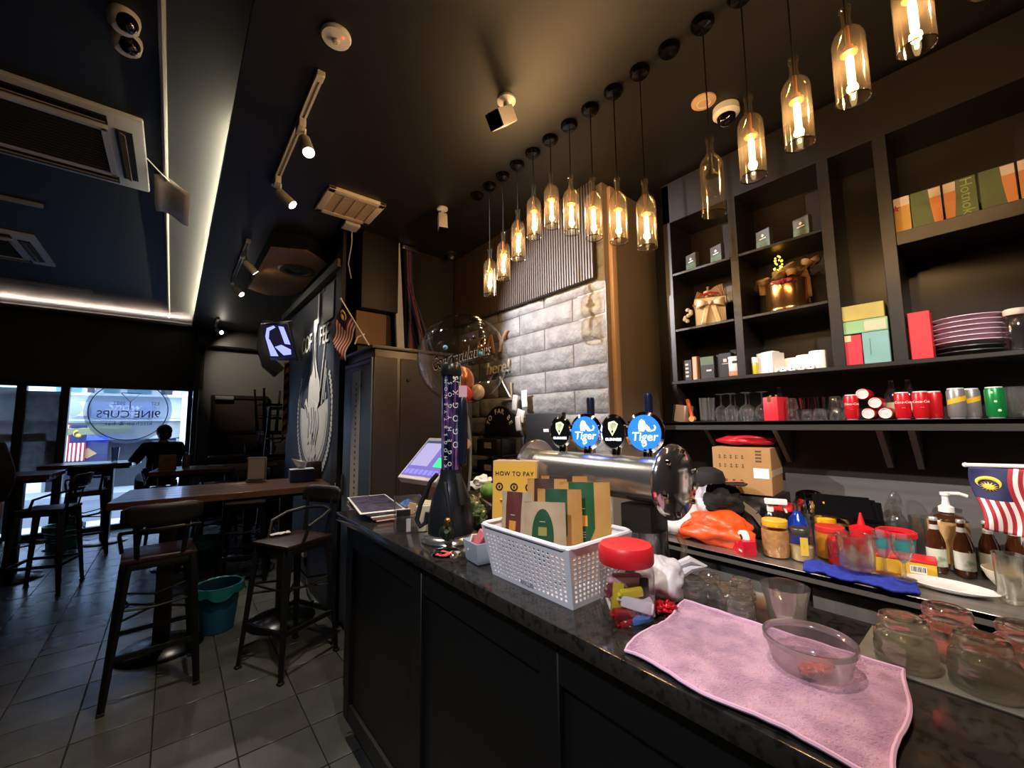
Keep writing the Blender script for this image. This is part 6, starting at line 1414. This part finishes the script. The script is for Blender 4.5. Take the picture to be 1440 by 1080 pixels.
blk('olive_carton', 'olive gold carton on the very top of the box pile', 'box', 2.585, .402, S2 + .215, (.15, .165, .075), '#a8984a', 0.04, .002, (), .15)
blk('tall_red_carton', 'tall plain bright red carton left of the plates', 'box', 2.555, .208, S2, (.09, .07, .21), '#d8252f', 0, .002)
m_pp = M('plate_pink', '#c9aebb', .35); m_pk = M('plate_dark', '#3b4040', .35)
for q in range(8):
    dk_ = q < 2; r = .118 - (.01 if dk_ else 0) + random.uniform(-.003, .003); z = S2 + (.021 * q)
    t = thing('dinner_plate', ('dark plate, %s from the bottom of the plate stack' if dk_ else 'pink plate, %s from the bottom of the plate stack') % ORD[q], 'plate', (2.65, .072 + random.uniform(-.003, .003), z), 0, 'plates stacked on the second shelf')
    obj('plate', B().lathe([(0, 0), (r * .55, 0), (r * .6, .004), (r * .95, .018), (r, .021), (r * .99, .0245), (r * .6, .01), (0, .008)], seg=44), m_pk if dk_ else m_pp, t)
for q, (x, y) in enumerate(((2.57, -.06), (2.60, -.145), (2.60, -.23))):
    t = thing('stoppered_jar', 'clear jar with cream lid, %s from the plates' % ORD[q], 'jar', (x, y, S2), 0, 'clear jars beside the plates'); obj('jar', B().lathe([(0, .004), (.036, .003), (.04, .02), (.04, .11), (.03, .135), (.026, .15)], seg=26), m_glassd, t); obj('lid', B().lathe([(.03, .146), (.033, .15), (.033, .168), (.028, .172), (0, .173)], seg=24), M('lid_cream', '#d9c6b2', .5), t)

# lower shelf
nk = thing('napkin_packet', 'tan paper packet leaning at the left end of the lower shelf', 'packet', (2.60, 1.365, S1), 0, None, (.18, 0, 0)); obj('packet', B().box((0, 0, .055), (.1, .075, .11), .006), M('packet_tan', '#a08a76', .7, var=.15, vs_=14), nk); obj('dark_edge', B().box((-.01, .042, .055), (.1, .008, .11), .002), m_ink, nk)
on = thing('orange_marker', 'orange strip leaning beside the tan packet', 'marker', (2.585, 1.285, S1), 0, None, (-.22, 0, 0)); obj('strip', B().box((0, 0, .075), (.02, .018, .15), .004), M('orange_strip', '#cf5a2c', .5), on)
ok = thing('cork', 'small orange cork lying on the lower shelf', 'cork', (2.545, 1.262, S1 + .018)); obj('cork', B().lathe([(0, 0), (.016, 0), (.018, .03), (0, .03)], seg=16, rot=(0, -PI / 2, 0)), M('cork', '#c98b3c', .7), ok)
for q, (x, y) in enumerate(((2.60, 1.225), (2.64, 1.19), (2.66, 1.235))):
    t = thing('flute_glass', 'tall narrow clear glass, %s from the tan packet' % ORD[q], 'glass', (x, y, S1), 0, 'narrow glasses on the lower shelf'); obj('glass', B().lathe([(0, .004), (.017, .003), (.019, .012), (.022, .15), (.02, .15), (.017, .015), (0, .012)], seg=20), m_shelfg, t)
def wine(label, x, y, s=1):
    t = thing('wine_glass', label, 'glass', (x, y, S1), 0, 'upturned wine glasses on the lower shelf')
    obj('bowl', B().lathe([(.03 * s, 0), (.037 * s, .03 * s), (.04 * s, .055 * s), (.032 * s, .082 * s), (.014 * s, .096 * s), (.005, .102 * s)], seg=26), m_shelfg, t)
    obj('stem', B().lathe([(.005, .1 * s), (.0035, .13 * s), (.004, .165 * s)], seg=10), m_shelfg, t)
    obj('foot', B().lathe([(.004, .164 * s), (.03 * s, .17 * s), (.031 * s, .172 * s), (0, .172 * s)], seg=24), m_shelfg, t)
for q, (x, y) in enumerate(((2.62, 1.12), (2.60, 1.055), (2.70, 1.07), (2.60, .97), (2.69, .985), (2.62, .89))):
    wine('upturned wine glass, %s from the narrow glasses' % ORD[q], x, y, .98)
o = obj('black_tray', B().box((2.66, .91 - .07, S1 + .012), (.2, .1, .02), .006), m_rubber); tag(o, 'flat black tray beside the last upturned wine glass', 'tray')
rb = blk('red_gift_bag', 'bright red square bag with metal clasp on the lower shelf', 'bag', 2.59, .825, S1, (.12, .075, .13), '#c8202c', -.15, .004); rb.location.y = .812
obj('clasp', B().box((-.0615, .005, .12), (.003, .018, .03), .001), m_gold, rb); obj('beads', B().ball((-.03, .01, .136), .008, seg=8).ball((-.03, -.02, .136), .008, seg=8), m_gold, rb)
o = obj('bottle_neck', B().lathe([(0, 0), (.03, 0), (.032, .1), (.012, .15), (.011, .19), (.013, .195), (0, .2)], (2.72, .83, S1), 20), m_shelfg); tag(o, 'clear bottle behind the red square bag', 'bottle')
k_ = 0
for r_ in range(2):
    for q in range(5):
        x, y = 2.58 + .03 * (q % 2), .735 - .062 * q
        if r_ == 1 and q in (1, 2): continue
        t = thing('plastic_cup', 'clear upturned cup, %s from the red square bag in the %s layer' % (ORD[q], 'lower' if r_ == 0 else 'upper'), 'cup', (x, y, S1 + .06 * r_), 0, 'clear cups piled on the lower shelf')
        obj('cup', B().lathe([(.03, 0), (.031, .002), (.025, .055), (.02, .06), (.012, .057), (0, .056)], seg=22), m_shelfg, t)
for nme, y, c in (('orange', .672, '#d9501f'), ('green', .61, '#2f7a34')):
    t = thing('coloured_cup', nme + ' translucent cup on top of the clear cups', 'cup', (2.585, y, S1 + .0605)); obj('cup', B().lathe([(0, .002), (.022, .0), (.028, .058), (.026, .058), (.02, .004)], seg=22), G('cup_' + nme, c, c, .1, .1, 1.2), t)
def can(label, x, y, z, body, r=.0275, h=.122, rot=None, ink=None, txt=None, tsz=.03, band=None, group=None, face=None):
    t = thing('drink_can', label, 'can', (x, y, z), 0, group, rot)
    obj('body', B().lathe([(r * .82, .003), (r, .012), (r, h - .014), (r * .84, h - .004)], seg=28), body, t)
    obj('top', B().lathe([(r * .86, h - .006), (r * .86, h - .001), (r * .8, h), (r * .76, h - .004), (0, h - .004)], seg=28), M('can_lid', '#dcdbd9', .4, .35), t)
    obj('tab', B().lathe([(.004, 0), (.008, 0), (.008, .0015), (.004, .0015)], (0, .004, h - .004), 12, sy=1.4), M('can_lid', '#dcdbd9', .4, .35), t)
    obj('bottom', B().lathe([(r * .82, .003), (r * .76, 0), (r * .7, .004), (0, .01)], seg=28), M('can_lid', '#dcdbd9', .4, .35), t)
    fa_ = PI + .25 if face is None else face
    if txt: wrap_text(txt, tsz, ink, t, r, h * .62, fa_, shear=.2)
    if txt: wrap_text('~ ' * 2, tsz * .5, ink, t, r, h * .42, fa_)
    if band: obj('band', B().grid(lambda u, v: (1.012 * r * math.cos(fa_ + (u - .5) * 2.6), 1.012 * r * math.sin(fa_ + (u - .5) * 2.6), h * (.45 + .16 * v + .16 * u)), 12, 1), band, t)
    return t
m_cr = M('can_red', '#bf1520', .3, .2)
can('red cola can standing alone left of the lying cans', 2.54, .472, S1, m_cr, ink=m_white, txt='Coca-Cola', tsz=.016)
for q, (y, z) in enumerate(((.413, .028), (.352, .028), (.385, .078), (.428, .122))):
    can('red cola can lying with its silver lid to us, %s of the lying heap' % ORD[q], 2.535, y, S1 + z, m_cr, rot=(0, -PI / 2, 0), h=.122, group='lying cola cans').location.x = 2.657
can('red cola can, first of the three standing together', 2.545, .292, S1, m_cr, ink=m_white, txt='Coca-Cola', tsz=.016)
can('red cola can, second of the three standing together', 2.535, .232, S1, m_cr, ink=m_white, txt='Coca-Cola', tsz=.016)
can('red cola can, partly hidden last of the three standing together', 2.59, .195, S1, m_cr)
m_sv = M('can_grey', '#8b8885', .35, .5); m_yl = M('band_yellow', '#d8a420', .4)
can('front grey soda can with slanting yellow band', 2.535, .125, S1, m_sv, r=.029, h=.128, band=m_yl)
can('grey soda can with yellow band half behind the front one', 2.585, .085, S1, m_sv, r=.0275, h=.126, band=m_yl)
cg = can('green soda can right of the grey cans', 2.545, .02, S1, M('can_green', '#147a3a', .3, .3), r=.028, h=.126)
b = B()
for q in range(5): b.ball((-.0265 + .004 * (q % 2), -.009 + .004 * q, .03 + .018 * q), .006, (.4, 1, 1), 8)
obj('pale_dots', b, M('dot_green', '#a8cfa0', .5), cg, kind='stuff')
for q, y in enumerate((.345, .285)):
    t = thing('clear_bottle', ['clear bottle standing behind the lying cola cans', 'clear bottle behind the standing cola cans'][q], 'bottle', (2.71, y, S1)); obj('bottle', B().lathe([(0, .003), (.03, .003), (.032, .1), (.028, .125), (.013, .155), (.011, .185), (.013, .19), (0, .192)], seg=22), m_shelfg, t); obj('label', B().lathe([(.0322, .03), (.0324, .032), (.0324, .08), (.0322, .082)], seg=22), M('bottle_label', '#b9a78a', .5), t)
for q, (x, y) in enumerate(((2.6, -.045), (2.68, .0), (2.6, -.13), (2.69, -.09), (2.6, -.215))):
    t = thing('beer_mug', 'clear mug with handle, %s from the green can' % ORD[q], 'mug', (x, y, S1), 0, 'clear mugs at the right end of the lower shelf')
    obj('mug', B().lathe([(0, .012), (.033, .004), (.036, .01), (.036, .11), (.038, .125), (.035, .125), (.033, .02), (0, .016)], seg=26), m_shelfg, t); obj('handle', B().tube([(-.035, -.005, .1), (-.06, -.02, .098), (-.066, -.024, .06), (-.058, -.02, .03), (-.034, -.005, .028)], .006, 8), m_shelfg, t)

# ------------------------------------------------------------------ on the brick wall and till counter
ns = thing('pay_here_sign', 'rose gold PAY here! lettering with arrow on the brick wall', 'sign', (2.125, 2.66, 2.1))
m_rg = M('rose_gold', '#d8a588', .3, .4)
text('PAY', .25, m_rg, ns, (0, .2, .09), FX, ext=.006, shear=.2, name='lettering'); text('here!', .155, M('pale_gold', '#d9cdb8', .35, .3), ns, (0, .09, -.12), FX, ext=.006, shear=.15)
obj('arrow', B().tube([(0, .06, -.2), (0, -.08, -.38)], .008, 6).tube([(0, -.09, -.26), (0, -.095, -.4), (0, .03, -.4)], .008, 6), M('pale_gold', '#d9cdb8', .35, .3), ns)
for q, (y, z, rx, w_, h_) in enumerate(((2.5, 1.665, .15, .06, .13), (2.375, 1.69, -.05, .065, .14), (2.42, 1.56, .25, .09, .1), (2.44, 1.5, -.1, .06, .12))):
    o = obj('receipt', B().grid(lambda u, v: (-.004 * math.sin(v * 3.1), (u - .5) * w_, (v - .5) * h_), 4, 8), M('receipt', '#dcd5cf', .6), loc=(2.105 - .006 * q, y, z), rot=(rx, 0, 0), solid=.0015); tag(o, ['white receipt pinned highest left on the brick wall', 'white receipt pinned highest right on the brick wall', 'crumpled white receipt pinned below the two top ones', 'lowest white receipt hanging on the brick wall'][q], 'receipt', 'receipts pinned to the brick wall')
rs = thing('half_round_sign', 'black half round sign with curved white lettering on the brick wall', 'sign', (2.115, 2.70, 1.44))
obj('board', B().prism([(0, .21 * math.cos(a), .21 * math.sin(a)) for a in [PI * i / 16 for i in range(17)]], (-.015, 0, 0)), m_ink, rs)
for q, ch in enumerate('TO FAR BE'):
    a = PI * (.86 - .72 * q / 8)
    if ch != ' ':
        x_ = text(ch, .06, m_paper, rs, (-.017, -.165 * math.cos(a), .165 * math.sin(a)), (0, 0, 0)); x_.matrix_local = Matrix.Translation((-.017, -.165 * math.cos(a), .165 * math.sin(a))) @ Matrix.Rotation(PI / 2 - a, 4, 'X') @ Euler(FX).to_matrix().to_4x4()
rk2 = thing('printer_rack', 'black rack holding black receipt printers under the half round sign', 'rack', (2.0, 2.62, .9125))
for z in (.0, .17, .34): obj('shelf', B().box((0, 0, z + .006), (.24, .46, .012), .002), m_metalblack, rk2)
for sx in (-1, 1):
    for sy in (-1, 1): obj('post', B().box((sx * .115, sy * .225, .24), (.012, .012, .48)), m_metalblack, rk2)
for q, (z, lab) in enumerate(((.013, 'black receipt printer on the bottom of the printer rack'), (.183, 'black receipt printer in the middle of the printer rack'), (.353, 'black receipt printer on top of the printer rack'))):
    t = thing('receipt_printer', lab, 'printer', (1.99, 2.60, .9125 + z), 0, 'receipt printers in the rack'); obj('body', B().box((0, 0, .06), (.2, .26, .12), .012), M('printer_black', '#161517', .3), t); obj('label', B().box((-.1005, -.02, .07), (.002, .09, .045)), M('printer_label', '#a39892', .5), t); obj('slot', B().box((-.098, 0, .105), (.006, .18, .008)), m_ink, t)
mo = thing('black_monitor', 'black monitor back with white label standing on the till counter', 'monitor', (1.98, 2.03, .9125))
obj('panel', B().box((0, 0, .43), (.04, .36, .46), .01), m_black, mo); obj('stand', B().box((.02, 0, .1), (.05, .06, .2)).box((0, 0, .008), (.18, .22, .016), .004), m_black, mo); obj('label', B().box((-.0215, -.03, .54), (.002, .05, .02)), m_paper, mo)
wh = thing('white_mugs', 'white cup upside down on the till counter', 'cup', (1.9, 3.0, .9125)); obj('cup', B().lathe([(.04, 0), (.042, .004), (.034, .085), (0, .088)], seg=24), m_white, wh)
wh.name = 'white_cup'
